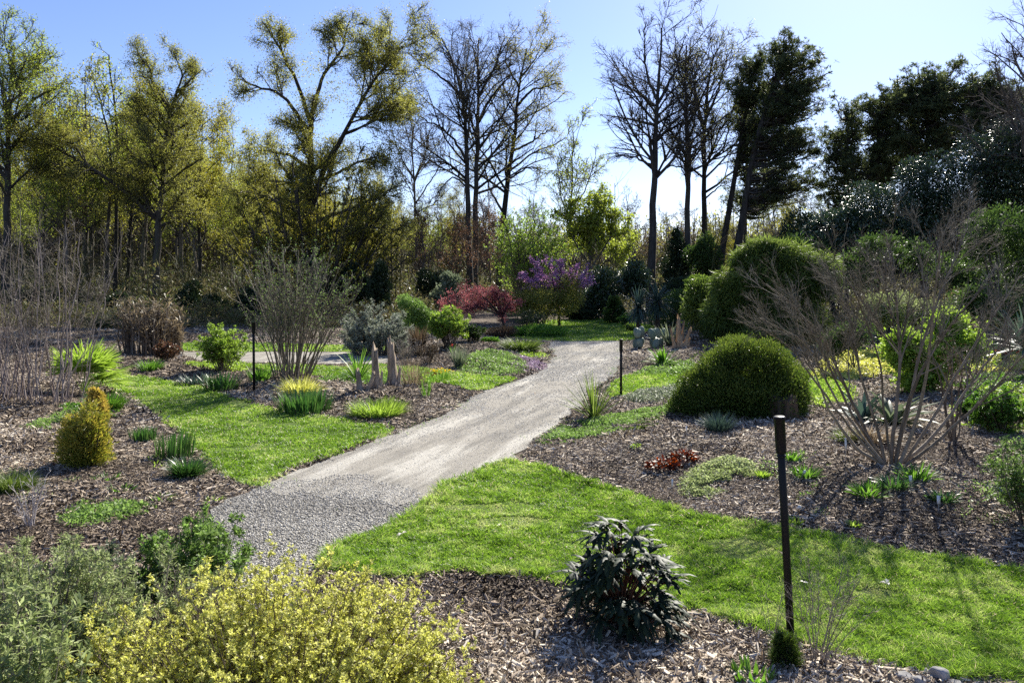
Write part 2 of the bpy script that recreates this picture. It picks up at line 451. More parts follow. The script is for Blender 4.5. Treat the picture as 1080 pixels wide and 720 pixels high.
def grass():
    mb = MB()
    for key, n, hb in (('main', 330000, 0.055), ('left', 130000, 0.05), ('behind', 30000, 0.05), ('mid', 30000, 0.06), ('far', 40000, 0.06), ('farright', 25000, 0.06), ('farleft', 12000, 0.06)):
        poly = O[key]; d0 = poly[:, 1].min(); d1 = poly[:, 1].max()
        a = poly[:, 0].min(); b = poly[:, 0].max(); m = n * 4
        x = U(max(a, -d1 * 0.7), min(b, d1 * 0.7), m); y = U(max(d0, 3.6), d1, m)
        keep = (U(0, 1, m) < (max(d0, 3.6) / y) ** 1.6) & (np.abs(x) < y * 0.70)
        p = np.stack([x, y], 1)[keep]; p = p[inside(p, poly) | ((pdist(p, poly[::2]) < np.abs(rng.normal(size=len(p))) * .05) if key in ('main', 'left') else False)][:n]
        edge = np.clip(1.15 - 0.5 * pdist(p, poly[::2]) / 0.25, 0.7, 1.15) if key in ('main', 'left') else 1.0
        # a fringe of longer blades just over the edges
        tuft = np.clip(1 + 0.5 * vnoise(p[:, 0], p[:, 1], 0.10, 1) + 0.25 * vnoise(p[:, 0], p[:, 1], 0.5, 2) + 0.4 * vnoise(p[:, 0], p[:, 1], 0.045, 8), .25, 2)
        bald = vnoise(p[:, 0], p[:, 1], 0.9, 9) + 0.6 * vnoise(p[:, 0], p[:, 1], 0.25, 10)
        L = hb * U(0.45, 1.25, len(p)) * tuft * edge * np.where(bald < -0.75, 0.4, 1)
        base = np.stack([p[:, 0], p[:, 1], np.full(len(p), 0.01)], 1)
        lean = rdir(len(p)) * 0.75; lean[:, 2] = 1
        lean[:, 0] += 0.3 * vnoise(p[:, 0], p[:, 1], 0.3, 21); lean[:, 1] += 0.3 * vnoise(p[:, 0], p[:, 1], 0.3, 22)
        W = np.maximum(0.0042, p[:, 1] * 0.0009) * U(0.7, 1.3, len(p))
        r = np.clip(0.45 + 0.30 * vnoise(p[:, 0], p[:, 1], 0.7, 4) + 0.34 * vnoise(p[:, 0], p[:, 1], 0.13, 6) + U(-0.25, 0.3, len(p)) + np.where(bald < -0.75, 0.3, 0), 0, .95); r = np.where(U(0, 1, len(p)) < .035, 1.0, r)
        pts = np.stack([base, base + norm(lean) * L[:, None] * 0.55, base + norm(lean * np.array([1.8, 1.8, 1])) * L[:, None]], 1)
        ww = W[:, None] * np.array([1, 0.8, 0.12])[None] * 0.5
        ribbons(mb, pts, ww, rdir(len(p)) * np.array([1, 1, 0.1]), r=r)
    tag(mb.build('grass', M['grass']), 'short bright green turf on the lawns', 'grass', kind='stuff')
grass()

def chips():
    mb = MB()
    p = scatter(1150000, dmin=3.2, dmax=34, pw=1.35, xlim=0.72)
    bad = np.zeros(len(p), bool)
    for k in O: bad |= inside(p, O[k][::2])
    p = p[~bad]
    n = len(p); d = p[:, 1]
    z = hgt(p[:, 0], p[:, 1])
    L = (0.010 + 0.085 * U(0, 1, n) ** 2.2) * (.95 + .45 * vnoise(p[:, 0], p[:, 1], .8, 34)) * np.clip(d / 8, 1, 1.9); W = np.maximum(L * (.05 + .24 * U(0, 1, n) ** 2), .0022 + .0005 * d)
    ax = rdir(n) * np.array([1, 1, 0.32]); fn = rdir(n) * 0.45 + np.array([0, 0, 1])
    pos = np.stack([p[:, 0], p[:, 1], z + U(0.0, 0.022, n)], 1)
    big = vnoise(p[:, 0], p[:, 1], 1.1, 31)
    # the front bed is fresher, paler and browner than the beds behind
    r = np.clip(U(0, 1, n) ** 1.15 + 0.2 * big + .12 * vnoise(p[:, 0], p[:, 1], .35, 35) + np.where((d < 5.4) & (p[:, 0] > -0.8), 0.17, 0), 0, 1)
    axn = norm(ax); sd = norm(np.cross(axn, fn)); upv = np.cross(sd, axn)
    a = pos - axn * (L / 2)[:, None]; c = pos + axn * (L / 2)[:, None]
    h = (W * 0.5)[:, None]
    th = (W * 0.18 + 0.001)[:, None] * upv
    e1 = U(.15, 1, (n, 1)); e2 = U(.1, .9, (n, 1)); bow = sd * (L * U(-.12, .12, n))[:, None]
    a = a + bow; c = c + bow * .6
    v = np.stack([a - sd * h * e1, a + sd * h * .8, c + sd * h * e2, c - sd * h, a + th * 2 - sd * h * 0.2, c + th * 2], 1)
    b = np.arange(n)[:, None] * 6
    q = np.concatenate([b + np.array([[0, 4, 5, 3]]), b + np.array([[4, 1, 2, 5]])])
    mb.add(v, q=q, r=np.repeat(r, 6))
    tag(mb.build('wood_mulch', M['chips']), 'shredded brown wood mulch over the beds', 'mulch', kind='stuff')
chips()

def stones():
    mb = MB()
    def put(p, s, rr):
        n = len(p)
        oc = np.array([[1, 0, 0], [0, 1, 0], [-1, 0, 0], [0, -1, 0], [0, 0, 1], [0, 0, -0.4]], float)
        v = oc[None] * U(0.6, 1.2, (n, 6, 1)) + rng.normal(size=(n, 6, 3)) * 0.12
        a = U(0, 6.28, n); ca, sa = np.cos(a)[:, None], np.sin(a)[:, None]
        v = np.stack([v[..., 0] * ca - v[..., 1] * sa, v[..., 0] * sa + v[..., 1] * ca, v[..., 2] * 0.7], -1) * s[:, None, None]
        v[..., 0] += p[:, 0:1]; v[..., 1] += p[:, 1:2]; v[..., 2] += (0.003 + s * 0.2)[:, None]
        t = np.array([[0, 1, 4], [1, 2, 4], [2, 3, 4], [3, 0, 4], [1, 0, 5], [2, 1, 5], [3, 2, 5], [0, 3, 5]])
        mb.add(v, t=(np.arange(n)[:, None, None] * 6 + t[None]), r=np.repeat(rr, 6))
    poly = O['gravel']; lo, hi = poly.min(0), poly.max(0)
    p = U(0, 1, (85000, 2)) * (hi - lo) + lo; p = p[inside(p, poly)]
    g = vnoise(p[:, 0], p[:, 1], .5, 44); kp = U(0, 1, len(p)) < .8 + .35 * g; p = p[kp]; g = g[kp]
    put(p, 0.004 + 0.010 * U(0, 1, len(p)) ** 2.2, np.clip(U(0, 1, len(p)) + .15 * g, 0, 1))
    poly = O['path']; lo, hi = poly.min(0), poly.max(0)
    p = U(0, 1, (210000, 2)) * (hi - lo) + lo; p = p[inside(p, poly)]
    e = pdist(p, poly[::2]); f = vnoise(p[:, 0], p[:, 1], 0.8, 41) + 0.5 * vnoise(p[:, 0], p[:, 1], 0.2, 42)
    nearpatch = np.clip((10.6 + 1.2 * f - p[:, 1]) / 2.9, 0, 1)
    k = U(0, 1, len(p)) < np.clip(0.16 + 0.6 * np.exp(-e / 0.22) + 0.45 * (f > 0.15) + 1.0 * nearpatch ** 1.2, 0, 1)
    p = p[k]; put(p, U(0.004, 0.011, len(p)) * np.clip(p[:, 1] / 10, 0.8, 1.6), np.clip(U(0.1, 1, len(p)), 0, 1))
    # gravel spilling over the lawn edge by the patch
    tag(mb.build('gravel', M['stones']), 'loose grey gravel over the path and its near patch', 'gravel', kind='stuff')
stones()

# ------------------------------------------------------------------ trees
M['bark_dark'] = barkmat('bark_dark', (0.028, 0.024, 0.020), (0.09, 0.08, 0.068), 10)
M['bark_grey'] = barkmat('bark_grey', (0.07, 0.06, 0.05), (0.20, 0.17, 0.14), 10)
M['twig_brown'] = barkmat('twig_brown', (0.08, 0.06, 0.045), (0.20, 0.16, 0.12), 10)
M['twig_pale'] = barkmat('twig_pale', (0.14, 0.115, 0.095), (0.36, 0.31, 0.26), 30, rough=0.6)
M['olive'] = leafmat('leaf_olive', [(0.12, 0.125, 0.03), (0.22, 0.22, 0.055), (0.36, 0.35, 0.11)], trans=0.58)
M['olive_y'] = leafmat('leaf_olive_yellow', [(0.15, 0.145, 0.025), (0.27, 0.25, 0.045), (0.40, 0.37, 0.09)], trans=0.55)
M['bud_y'] = leafmat('leaf_new_yellow_green', [(0.15, 0.18, 0.03), (0.28, 0.33, 0.06), (0.40, 0.45, 0.12)], trans=0.55)
M['bud_b'] = leafmat('leaf_bud_brown', [(0.08, 0.065, 0.035), (0.16, 0.13, 0.06), (0.20, 0.19, 0.07)], trans=0.35)
M['rust'] = leafmat('leaf_rust', [(0.11, 0.055, 0.035), (0.21, 0.115, 0.07), (0.27, 0.18, 0.11)], trans=0.4)
M['pine'] = leafmat('pine_needles', [(0.03, 0.045, 0.016), (0.085, 0.105, 0.04), (0.17, 0.18, 0.08)], trans=0.5)
M['holly'] = leafmat('leaf_glossy_dark', [(0.010, 0.022, 0.010), (0.036, 0.064, 0.022), (0.08, 0.12, 0.04)], rough=0.42, trans=0.14, spec=1.0)
M['darkgreen'] = leafmat('leaf_dark_green', [(0.012, 0.022, 0.010), (0.028, 0.045, 0.018), (0.05, 0.075, 0.03)], rough=0.45, trans=0.2)

def px_lines(lines, d, base_z0=True):
    """photo polylines -> 3-D polylines; limbs swing towards or away from the camera as much as they swing sideways"""
    out = []
    for li, (pts, r0, r1) in enumerate(lines):
        sw = U(-0.7, 0.7) if li else 0.0
        q = []
        for (x, y) in pts:
            dd = d + sw * abs(x - pts[0][0]) / F * d
            q.append(P(x, y, d)); q[-1] = (q[-1][0], dd, q[-1][2])
        q = np.array(q)
        if li == 0 and base_z0:                      # take the trunk down into the ground
            q = np.vstack([[q[0, 0] , q[0, 1], -0.1], q]) if q[0, 2] > 0.3 else q
        out.append((q, r0, r1))
    return out

def tree(name, label, cat, d, lines, bark, leaf=None, leafp=None, levels=((9, .2), (6, .2), (5, .2)), twig=None, lf=((.3, .55), (.3, .6), (.35, .7)),
         up=(.25, .2, .1), ang=((30, 60), (25, 60), (20, 65)), blobs=None, blobleaf=None, group=None, rmin=0.012, leaf_on=-1, tw=None):
    L3 = px_lines(lines, d)
    K = 14
    Pp = np.stack([resample(q, K) for q, a, b in L3]); R = np.stack([np.linspace(a, b, K) for q, a, b in L3])
    jit = rng.normal(size=Pp.shape) * 0.05 * np.linspace(0.3, 1, K)[None, :, None]; jit[:, 0] = 0; Pp = Pp + jit
    R[0, 0] *= 1.35; R[0, 1] *= 1.1
    base = (Pp[0, 0, 0], Pp[0, 0, 1], 0.0)
    root = thing(name, label, cat, base, group)
    mb = MB(); tubes(mb, Pp, R, 8)
    mb.build('trunk', bark, root, smooth=True)
    tb = MB(); cur = (Pp, R)
    allk = []
    for i, (n, t0) in enumerate(levels):
        lo = 0.42 if i == 0 else t0
        cur = kids(cur[0], cur[1], n, t0=lo if i == 0 else t0, lf=lf[i], ang=ang[i], up=up[i], wob=0.22, rmin=rmin * (1.0 if i == len(levels) - 1 else 1.5), K=6 if i < 2 else 4, rf=0.55, minlen=0.3)
        tubes(tb, cur[0], cur[1], 4 if i < 2 else 3); allk.append(cur)
    tb.build('branches', tw or bark, root)
    if leaf:
        lb = MB(); n_, Ls, Ws, spread = leafp
        src = allk[leaf_on][0]; m = len(src) * n_
        idx = np.repeat(np.arange(len(src)), n_); f = U(0.2, 1.0, m) * (src.shape[1] - 1); i0 = np.minimum(f.astype(int), src.shape[1] - 2); fr = (f - i0)[:, None]
        p = src[idx, i0] * (1 - fr) + src[idx, i0 + 1] * fr + rng.normal(size=(m, 3)) * spread
        rr = np.clip(0.6 * U(0, 1, m) + 0.4 * U(0, 1, len(src))[idx], 0, 1)
        cards(lb, p, rdir(m), rdir(m), Ls * U(.6, 1.3, m), Ws * U(.6, 1.3, m), r=rr)
        if blobs:
            bl, nb, bL, bW = blobs
            C_, R_ = pxblobs(d, bl, sub=9, sc_=0.42); leafcloud(lb, nb, C_, R_, bL, bW, soft=1.05, clump=0.5)
        lb.build('crown', leaf, root)
    return root

T = tree
T('broadleaf_tree', 'tall tree at far left edge with lime green new leaves at its top', 'tree', 45,
  [([(6, 330), (8, 200), (9, 120), (16, 50)], .26, .05), ([(9, 130), (30, 100), (52, 82)], .12, .03), ([(9, 160), (28, 130), (60, 122)], .1, .03), ([(8, 120), (0, 85), (-4, 60)], .11, .03), ([(9, 95), (30, 70), (40, 48)], .08, .02), ([(9, 200), (30, 175), (50, 170)], .08, .02), ([(8, 190), (-10, 160), (-30, 120)], .1, .02)],
  M['bark_dark'], M['bud_y'], (6, .09, .06, .15), levels=((8, .3), (7, .2), (6, .2)))
T('broadleaf_tree', 'big olive yellow tree at left with a long low limb reaching left', 'tree', 48,
  [([(165, 325), (166, 250), (170, 200), (174, 150), (180, 115)], .25, .10), ([(164, 230), (132, 198), (92, 168), (48, 146)], .15, .04), ([(172, 160), (155, 140), (130, 118)], .14, .04),
   ([(178, 118), (188, 100), (206, 72)], .12, .03), ([(178, 115), (162, 90), (158, 72), (143, 57)], .12, .03), ([(182, 110), (192, 80), (182, 52)], .09, .02), ([(186, 98), (205, 88), (222, 78)], .08, .02),
   ([(168, 200), (190, 180), (212, 165)], .1, .03), ([(167, 215), (150, 190), (120, 180)], .1, .03), ([(166, 240), (195, 225), (215, 215)], .1, .03)],
  M['bark_dark'], M['olive'], (11, .08, .05, .19), levels=((9, .35), (8, .2), (6, .2)), twig=None,
  blobs=([(190, 68, 26, 12), (205, 85, 18, 10), (160, 70, 18, 12), (120, 90, 32, 14), (145, 120, 22, 14), (185, 130, 30, 22), (200, 165, 22, 18), (60, 130, 28, 12), (95, 155, 30, 14), (165, 200, 40, 26), (205, 210, 24, 26)], 3200, .10, .06))
for i, (ln, lab) in enumerate([([(122, 325), (122, 200), (124, 130), (113, 58)], 'tall thin tree with sparse pale buds left of the big olive tree'),
                ([(112, 325), (115, 220), (118, 150), (100, 85)], 'thin straight trunk leftmost of three beside the big olive tree'),
                ([(134, 322), (137, 240), (146, 160), (150, 110)], 'slightly leaning thin tree nearest left of the big olive tree')]):
    T('broadleaf_tree', lab, 'tree', 51 + i, [(ln, .15, .04)], M['bark_dark'], [M['bud_y'], M['olive'], M['olive_y']][i], (3, .15, .10, .16), levels=((16, .2), (6, .2), (4, .2)), lf=((.16, .3), (.3, .6), (.35, .7)))
T('broadleaf_tree', 'large spreading olive green tree with low limbs, centre left', 'tree', 42,
  [([(328, 320), (326, 230), (327, 180), (328, 130)], .25, .13), ([(328, 222), (345, 175), (372, 140), (396, 100), (412, 80), (432, 64)], .17, .03), ([(396, 100), (399, 60), (403, 36)], .08, .02), ([(380, 126), (410, 118), (438, 104)], .09, .02),
   ([(328, 132), (318, 95), (300, 60), (286, 28)], .13, .03), ([(326, 138), (300, 100), (272, 95), (256, 88)], .12, .03), ([(328, 128), (340, 80), (364, 55), (370, 24)], .13, .03), ([(328, 180), (300, 160), (250, 150)], .12, .03),
   ([(327, 240), (290, 212), (245, 195), (222, 200)], .12, .03), ([(328, 235), (385, 215), (424, 195)], .12, .03), ([(328, 255), (280, 240), (235, 250)], .1, .02), ([(328, 250), (385, 240), (430, 245)], .1, .02),
   ([(336, 205), (300, 190), (265, 185)], .1, .03), ([(340, 190), (385, 170), (415, 165)], .1, .02)],
  M['bark_dark'], M['olive'], (11, .075, .048, .19), levels=((9, .3), (8, .2), (6, .2)),
  blobs=([(288, 45, 16, 14), (305, 75, 28, 14), (268, 92, 22, 14), (335, 70, 30, 16), (370, 40, 13, 20), (400, 50, 22, 20), (352, 95, 35, 18), (320, 110, 30, 20), (390, 115, 28, 14), (270, 165, 44, 28), (330, 165, 48, 30), (390, 185, 44, 34),
          (300, 215, 60, 30), (390, 230, 44, 28), (240, 215, 30, 30), (340, 250, 60, 18)], 10000, .09, .055))
T('broadleaf_tree', 'slim bare tree with upswept grey branches right of the large olive tree', 'tree', 55,
  [([(440, 310), (438, 230), (436, 180), (432, 110)], .13, .03), ([(437, 190), (450, 160), (456, 125)], .07, .02), ([(437, 190), (420, 160), (412, 130)], .07, .02), ([(438, 215), (460, 180), (470, 150)], .06, .02)], M['bark_grey'], levels=((9, .3), (6, .2), (4, .2)))
tp = dict(levels=((9, .3), (6, .2), (5, .2)), ang=((28, 60), (30, 65), (25, 65)), rmin=.009)
T('broadleaf_tree', 'tall tree with rusty buds, left trunk of the central close pair', 'tree', 50,
  [([(496, 305), (494, 230), (492, 160), (489, 100), (481, 65), (466, 40)], .24, .04), ([(493, 172), (478, 145), (446, 128)], .1, .03), ([(490, 105), (470, 85), (441, 66)], .1, .03), ([(494, 190), (472, 173), (448, 171)], .08, .02), ([(486, 75), (470, 60), (462, 40)], .06, .02), ([(494, 200), (478, 185), (455, 215)], .06, .02)],
  M['bark_dark'], M['bud_b'], (4, .06, .045, .12), **tp)
T('broadleaf_tree', 'tall tree with brown buds, straight right trunk of the central close pair', 'tree', 51,
  [([(501, 305), (502, 200), (505, 120), (506, 85), (504, 42)], .24, .04), ([(505, 128), (518, 100), (540, 75)], .12, .03), ([(506, 84), (500, 50), (492, 28)], .08, .02), ([(506, 100), (524, 70), (532, 38)], .09, .02), ([(503, 170), (520, 150), (530, 130)], .07, .02)],
  M['bark_dark'], M['bud_b'], (4, .06, .045, .12), **tp)
T('broadleaf_tree', 'tall leaning tree with olive new leaves right of the central close pair', 'tree', 53,
  [([(526, 305), (530, 230), (538, 170), (545, 120), (548, 85), (555, 52)], .27, .04), ([(545, 112), (560, 95), (590, 86)], .1, .03), ([(540, 160), (560, 150), (584, 132)], .09, .03), ([(535, 190), (558, 176), (578, 186)], .08, .02), ([(547, 92), (532, 62), (538, 40)], .08, .02), ([(548, 84), (565, 62), (572, 45)], .08, .02), ([(531, 225), (516, 200), (510, 170)], .09, .03)],
  M['bark_dark'], M['olive_y'], (7, .08, .055, .16), **tp)
T('broadleaf_tree', 'small young tree with sparse pale yellow leaves in the centre gap', 'tree', 52,
  [([(602, 305), (602, 240), (603, 190), (606, 138)], .11, .03), ([(603, 225), (620, 195), (628, 160)], .05, .02), ([(602, 235), (590, 205), (588, 170)], .05, .02), ([(602, 215), (625, 205), (640, 200)], .05, .02)],
  M['bark_grey'], M['bud_y'], (3, .10, .08, .1), levels=((8, .3), (6, .2), (4, .2)))
T('broadleaf_tree', 'tallest bare tree right of centre with curling dark branches', 'tree', 45,
  [([(687, 312), (688, 240), (690, 180), (692, 110), (697, 65), (698, 30)], .28, .04), ([(691, 112), (672, 96), (646, 84)], .1, .02), ([(690, 132), (665, 124), (642, 120)], .09, .02), ([(690, 152), (702, 138), (728, 114)], .1, .02), ([(692, 105), (681, 80), (679, 30)], .09, .02),
   ([(692, 112), (710, 80), (722, 38)], .1, .02), ([(689, 176), (672, 165), (650, 160)], .08, .02), ([(689, 186), (710, 172), (735, 178)], .07, .02)], M['bark_dark'], M['bud_b'], (1, .06, .045, .1), levels=((10, .25), (6, .2), (4, .2)), up=(.1, .4, .3), rmin=.009)
T('broadleaf_tree', 'bare dark tree with sparse buds directly right of the tallest bare tree', 'tree', 48,
  [([(724, 312), (726, 200), (724, 130), (722, 95), (724, 48)], .24, .04), ([(724, 135), (736, 110), (750, 76)], .1, .02), ([(725, 165), (712, 145), (700, 120)], .08, .02), ([(726, 175), (745, 150), (755, 120)], .08, .02), ([(723, 95), (712, 65), (712, 40)], .07, .02)],
  M['bark_dark'], M['bud_b'], (3, .06, .045, .13), levels=((9, .3), (6, .2), (4, .2)))
T('broadleaf_tree', 'straight bare tree with olive tips between the dark bare tree and leaning pines', 'tree', 50,
  [([(743, 310), (743, 200), (743, 130), (746, 95), (752, 58)], .25, .04), ([(743, 128), (758, 95), (768, 55)], .1, .02), ([(743, 140), (730, 100), (735, 55)], .1, .02), ([(744, 175), (765, 155), (770, 120)], .08, .02), ([(743, 210), (760, 195), (772, 198)], .06, .02)],
  M['bark_dark'], M['olive'], (5, .07, .05, .14), levels=((9, .3), (6, .2), (5, .2)))
T('broadleaf_tree', 'bare tree cut by the right edge of the photo, pale thin twigs', 'tree', 30,
  [([(1100, 300), (1098, 200), (1094, 120), (1092, 30)], .2, .04), ([(1096, 150), (1080, 110), (1066, 70)], .08, .015), ([(1095, 130), (1085, 80), (1070, 30)], .08, .015), ([(1096, 170), (1075, 150), (1058, 128)], .06, .015)],
  M['bark_grey'], levels=((9, .3), (7, .2), (6, .2)), rmin=.006)

def pine(label, d, lines, bl, n, sub=9, group=None):
    L3 = px_lines(lines, d); K = 14
    Pp = np.stack([resample(q, K) for q, a, b in L3]); R = np.stack([np.linspace(a, b, K) for q, a, b in L3]); R[0, 0] *= 1.3
    root = thing('pine_tree', label, 'tree', (Pp[0, 0, 0], Pp[0, 0, 1], 0), group)
    mb = MB(); tubes(mb, Pp, R, 8); mb.build('trunk', M['bark_dark'], root, smooth=True)
    C_, R_ = pxblobs(d, bl, sub=22, sc_=0.20); C_ = C_ + rng.normal(size=C_.shape) * np.array([.5, .5, .3]); R_ = R_ * np.array([1.15, 1.15, .55])
    # a branch from the trunk out to every clump
    bb = MB(); tr = Pp[0]; ends = C_
    zi = np.interp(ends[:, 2] - 0.6, tr[:, 2], np.arange(K)); i0 = np.minimum(zi.astype(int), K - 2); fr = (zi - i0)[:, None]
    st = tr[i0] * (1 - fr) + tr[i0 + 1] * fr
    t = np.linspace(0, 1, 7)[None, :, None]
    ln = st[:, None] * (1 - t) + ends[:, None] * t; ln[:, :, 2] -= (np.sin(t[..., 0] * np.pi) * 0.25); ln += rng.normal(size=ln.shape) * 0.08 * (t > 0)
    rb = np.linspace(.06, .018, 7)[None] * U(.6, 1.2, (len(ends), 1)); tubes(bb, ln, rb, 4)
    k2 = kids(ln, rb, 7, t0=.3, lf=(.15, .4), K=4, wob=.3, up=.2, rmin=.01, minlen=.3); tubes(bb, k2[0], k2[1], 3)
    bb.build('branches', M['bark_dark'], root)
    # needle tufts: sprays of narrow blades around many points
    lb = MB(); m = n // 13
    p, nn, k = cloud(m, C_, R_, soft=.8)
    p = np.concatenate([p, k2[0][:, -1]]); nn = np.concatenate([nn, norm(k2[0][:, -1] - k2[0][:, -2])]); m = len(p)
    idx = np.repeat(np.arange(m), 9); q = p[idx]; ax = nn[idx] * 0.5 + rdir(len(q)) + np.array([0, 0, .35])
    cr = U(0, 1, m)
    cards(lb, q, ax, rdir(len(q)), .22 * U(.7, 1.2, len(q)), .036, r=np.clip(.5 * cr[idx] + .5 * U(0, 1, len(q)), 0, 1))
    lb.build('crown', M['pine'], root)
    return root
pine('tall dark pine leaning right, left trunk of the leaning pair', 47, [([(755, 300), (766, 240), (776, 180), (783, 140), (790, 100), (798, 62)], .24, .06)],
     [(792, 70, 16, 16), (782, 95, 15, 18), (800, 100, 22, 20), (785, 130, 14, 14), (805, 130, 22, 14), (790, 160, 18, 10)], 26000)
pine('tall dark pine leaning right with the highest crown, right of the pair', 45, [([(768, 308), (784, 230), (792, 170), (802, 130), (816, 90), (828, 48)], .27, .06)],
     [(824, 48, 18, 12), (845, 62, 16, 9), (828, 75, 26, 14), (858, 88, 12, 9), (838, 98, 24, 12), (818, 115, 26, 14), (850, 112, 12, 6), (835, 138, 26, 9), (815, 150, 22, 10), (840, 160, 22, 10), (828, 180, 28, 9), (848, 196, 20, 9), (815, 200, 18, 8)], 42000)
pine('slender pine with a narrow crown behind the two leaning pines', 52, [([(786, 305), (786, 230), (787, 180), (790, 110)], .16, .05)], [(790, 115, 12, 14), (795, 180, 16, 8), (778, 205, 12, 6), (800, 215, 16, 6)], 8000)
pine('small pine behind the glossy hedge, leftmost of the right group', 44, [([(893, 300), (893, 220), (894, 122)], .14, .04)], [(893, 122, 13, 14), (897, 145, 20, 14), (888, 168, 22, 14), (902, 188, 24, 16), (880, 208, 22, 14)], 22000)
pine('mid sized pine behind the glossy hedge, second from left of the group', 42, [([(925, 300), (925, 220), (926, 110)], .16, .05)], [(926, 112, 16, 14), (935, 135, 26, 16), (920, 155, 26, 16), (940, 175, 34, 20), (915, 185, 26, 16), (945, 110, 18, 12)], 38000)
pine('broad dense pine with the highest rounded crown above the glossy hedge', 40, [([(975, 300), (976, 200), (980, 90)], .22, .06)], [(975, 92, 24, 14), (1000, 100, 20, 14), (962, 115, 22, 16), (985, 125, 34, 18), (960, 150, 34, 20), (1000, 148, 36, 20), (950, 96, 14, 10), (980, 80, 18, 9)], 52000)
pine('pine with candle tipped twigs above the glossy hedge at far right', 38, [([(1040, 300), (1040, 200), (1040, 95)], .2, .05)], [(1028, 98, 16, 12), (1052, 98, 18, 12), (1020, 118, 22, 14), (1055, 120, 26, 14), (1075, 108, 18, 12), (1035, 140, 38, 20), (1040, 88, 18, 9), (1075, 130, 24, 18)], 44000)

def blobbush(name, label, cat, d, bl, leafm, n, L, W, sub=10, sc_=.42, depth=1.0, stems=10, bark='bark_dark', group=None, px=None, part='foliage', zoff=0.0, **kw):
    """shrub given by its outline lobes in the photo, at distance d; stems run from the foot to the lobes"""
    C_, R_ = pxblobs(d, bl, depth=depth, sub=sub, sc_=sc_)
    bx = px if px is not None else bl[0][0]
    x0 = (bx - CX) / F * d; z0 = h1(x0, d)
    root = thing(name, label, cat, (x0, d, z0), group)
    if stems:
        s = C_[rng.choice(len(C_), min(stems, len(C_)), replace=False)]
        st = np.array([x0, d, z0 - .03]) + rng.normal(size=(len(s), 3)) * np.array([.05, .05, 0]) * max(R_[:, 0].max(), .3)
        t = np.linspace(0, 1, 6)[None, :, None]; ln = st[:, None] * (1 - t) + s[:, None] * t
        ln[:, :, :2] = st[:, None, :2] + (s[:, None, :2] - st[:, None, :2]) * t ** 1.5
        h = C_[:, 2].max() - z0
        sb = MB(); tubes(sb, ln, np.linspace(1, .35, 6)[None] * np.full((len(s), 1), max(.006, .012 * h)), 5); sb.build('stems', M[bark], root)
    lb = MB(); leafcloud(lb, n, C_, R_, L, W, zmin=z0 + .01, **kw)
    lb.build(part, M[leafm], root)
    return root

# the glossy evergreen mass at the right
blobbush('evergreen_tree', 'huge glossy dark evergreen sloping up to the right edge', 'tree', 32,
         [(1100, 180, 74, 84), (1045, 190, 62, 66), (990, 206, 56, 54), (935, 228, 54, 44), (1050, 250, 80, 50), (970, 262, 70, 40), (890, 252, 44, 32)], 'holly', 170000, .105, .05, sub=24, sc_=.36, shell=.35, rand=1.0, stems=12, face=(0, -.3, 1.2))
blobbush('evergreen_shrub', 'lower glossy dark evergreen at the left foot of the huge one', 'shrub', 33,
         [(880, 248, 40, 32), (856, 258, 26, 26), (900, 278, 54, 30), (870, 290, 34, 24)], 'holly', 60000, .105, .05, sub=16, sc_=.36, shell=.35, rand=1.0, stems=8, face=(0, -.3, 1.2))
M['midgreen'] = leafmat('leaf_mid_green', [(0.03, 0.055, 0.015), (0.06, 0.10, 0.025), (0.11, 0.16, 0.045)], trans=0.4)
blobbush('evergreen_shrub', 'mid green bush below the huge glossy evergreen at the right edge', 'shrub', 22, [(1060, 265, 40, 50), (1085, 300, 40, 45), (1035, 250, 22, 34)], 'midgreen', 16000, .09, .04, sub=16, shell=.4)

# ------------------------------------------------------------------ woodland behind: generic trees and copies
def generic(label, kind, height, barkm, leafm, nleaf, lsize, spread=.25, crown=.45):
    d = 70.0; s = F / d
    root = thing('broadleaf_tree', label, 'tree', (0, 0, 0), kind)
    K = 12
    z = np.linspace(-.1, height, K); tr = np.stack([np.cumsum(rng.normal(size=K)) * .12, np.cumsum(rng.normal(size=K)) * .12, z], 1)[None]
    R = np.linspace(height * .012, .03, K)[None]
    mb = MB(); tubes(mb, tr, R, 7); mb.build('trunk', barkm, root, smooth=True)
    tb = MB(); a = kids(tr, R, 22, t0=.3, lf=(.25, .42), ang=(25, 60), up=.6, wob=.3, K=6, rf=.6, rmin=.03, taper=.55)
    b = kids(a[0], a[1], 7, t0=.25, lf=(.3, .6), up=.3, wob=.3, K=5, rmin=.02)
    c = kids(b[0], b[1], 5, t0=.2, lf=(.4, .8), up=.2, wob=.3, K=4, rmin=.014, minlen=.4)
    for q in (a, b): tubes(tb, q[0], q[1], 4)
    tubes(tb, c[0], c[1], 3); tb.build('branches', barkm, root)
    if leafm:
        src = c[0]; m = len(src) * nleaf; idx = np.repeat(np.arange(len(src)), nleaf)
        i0 = rng.integers(1, src.shape[1], m); p = src[idx, i0] + rng.normal(size=(m, 3)) * spread
        lb = MB(); cards(lb, p, rdir(m), rdir(m), lsize * U(.6, 1.3, m), lsize * .7 * U(.6, 1.3, m), r=np.clip(.5 * U(0, 1, m) + .5 * U(0, 1, len(src))[idx], 0, 1)); lb.build('crown', leafm, root)
    return root
KIND = {
    'bare': ('slender bare grey tree in the wood behind the garden', 'bare grey trees of the wood'),
    'olive': ('slender tree with olive yellow new leaves in the wood behind', 'olive leaved trees of the wood'),
    'pale': ('slender tree with pale yellow green new leaves in the wood behind', 'pale leaved trees of the wood'),
    'rust': ('small tree with rust brown buds in the wood behind', 'rust budded trees of the wood')}
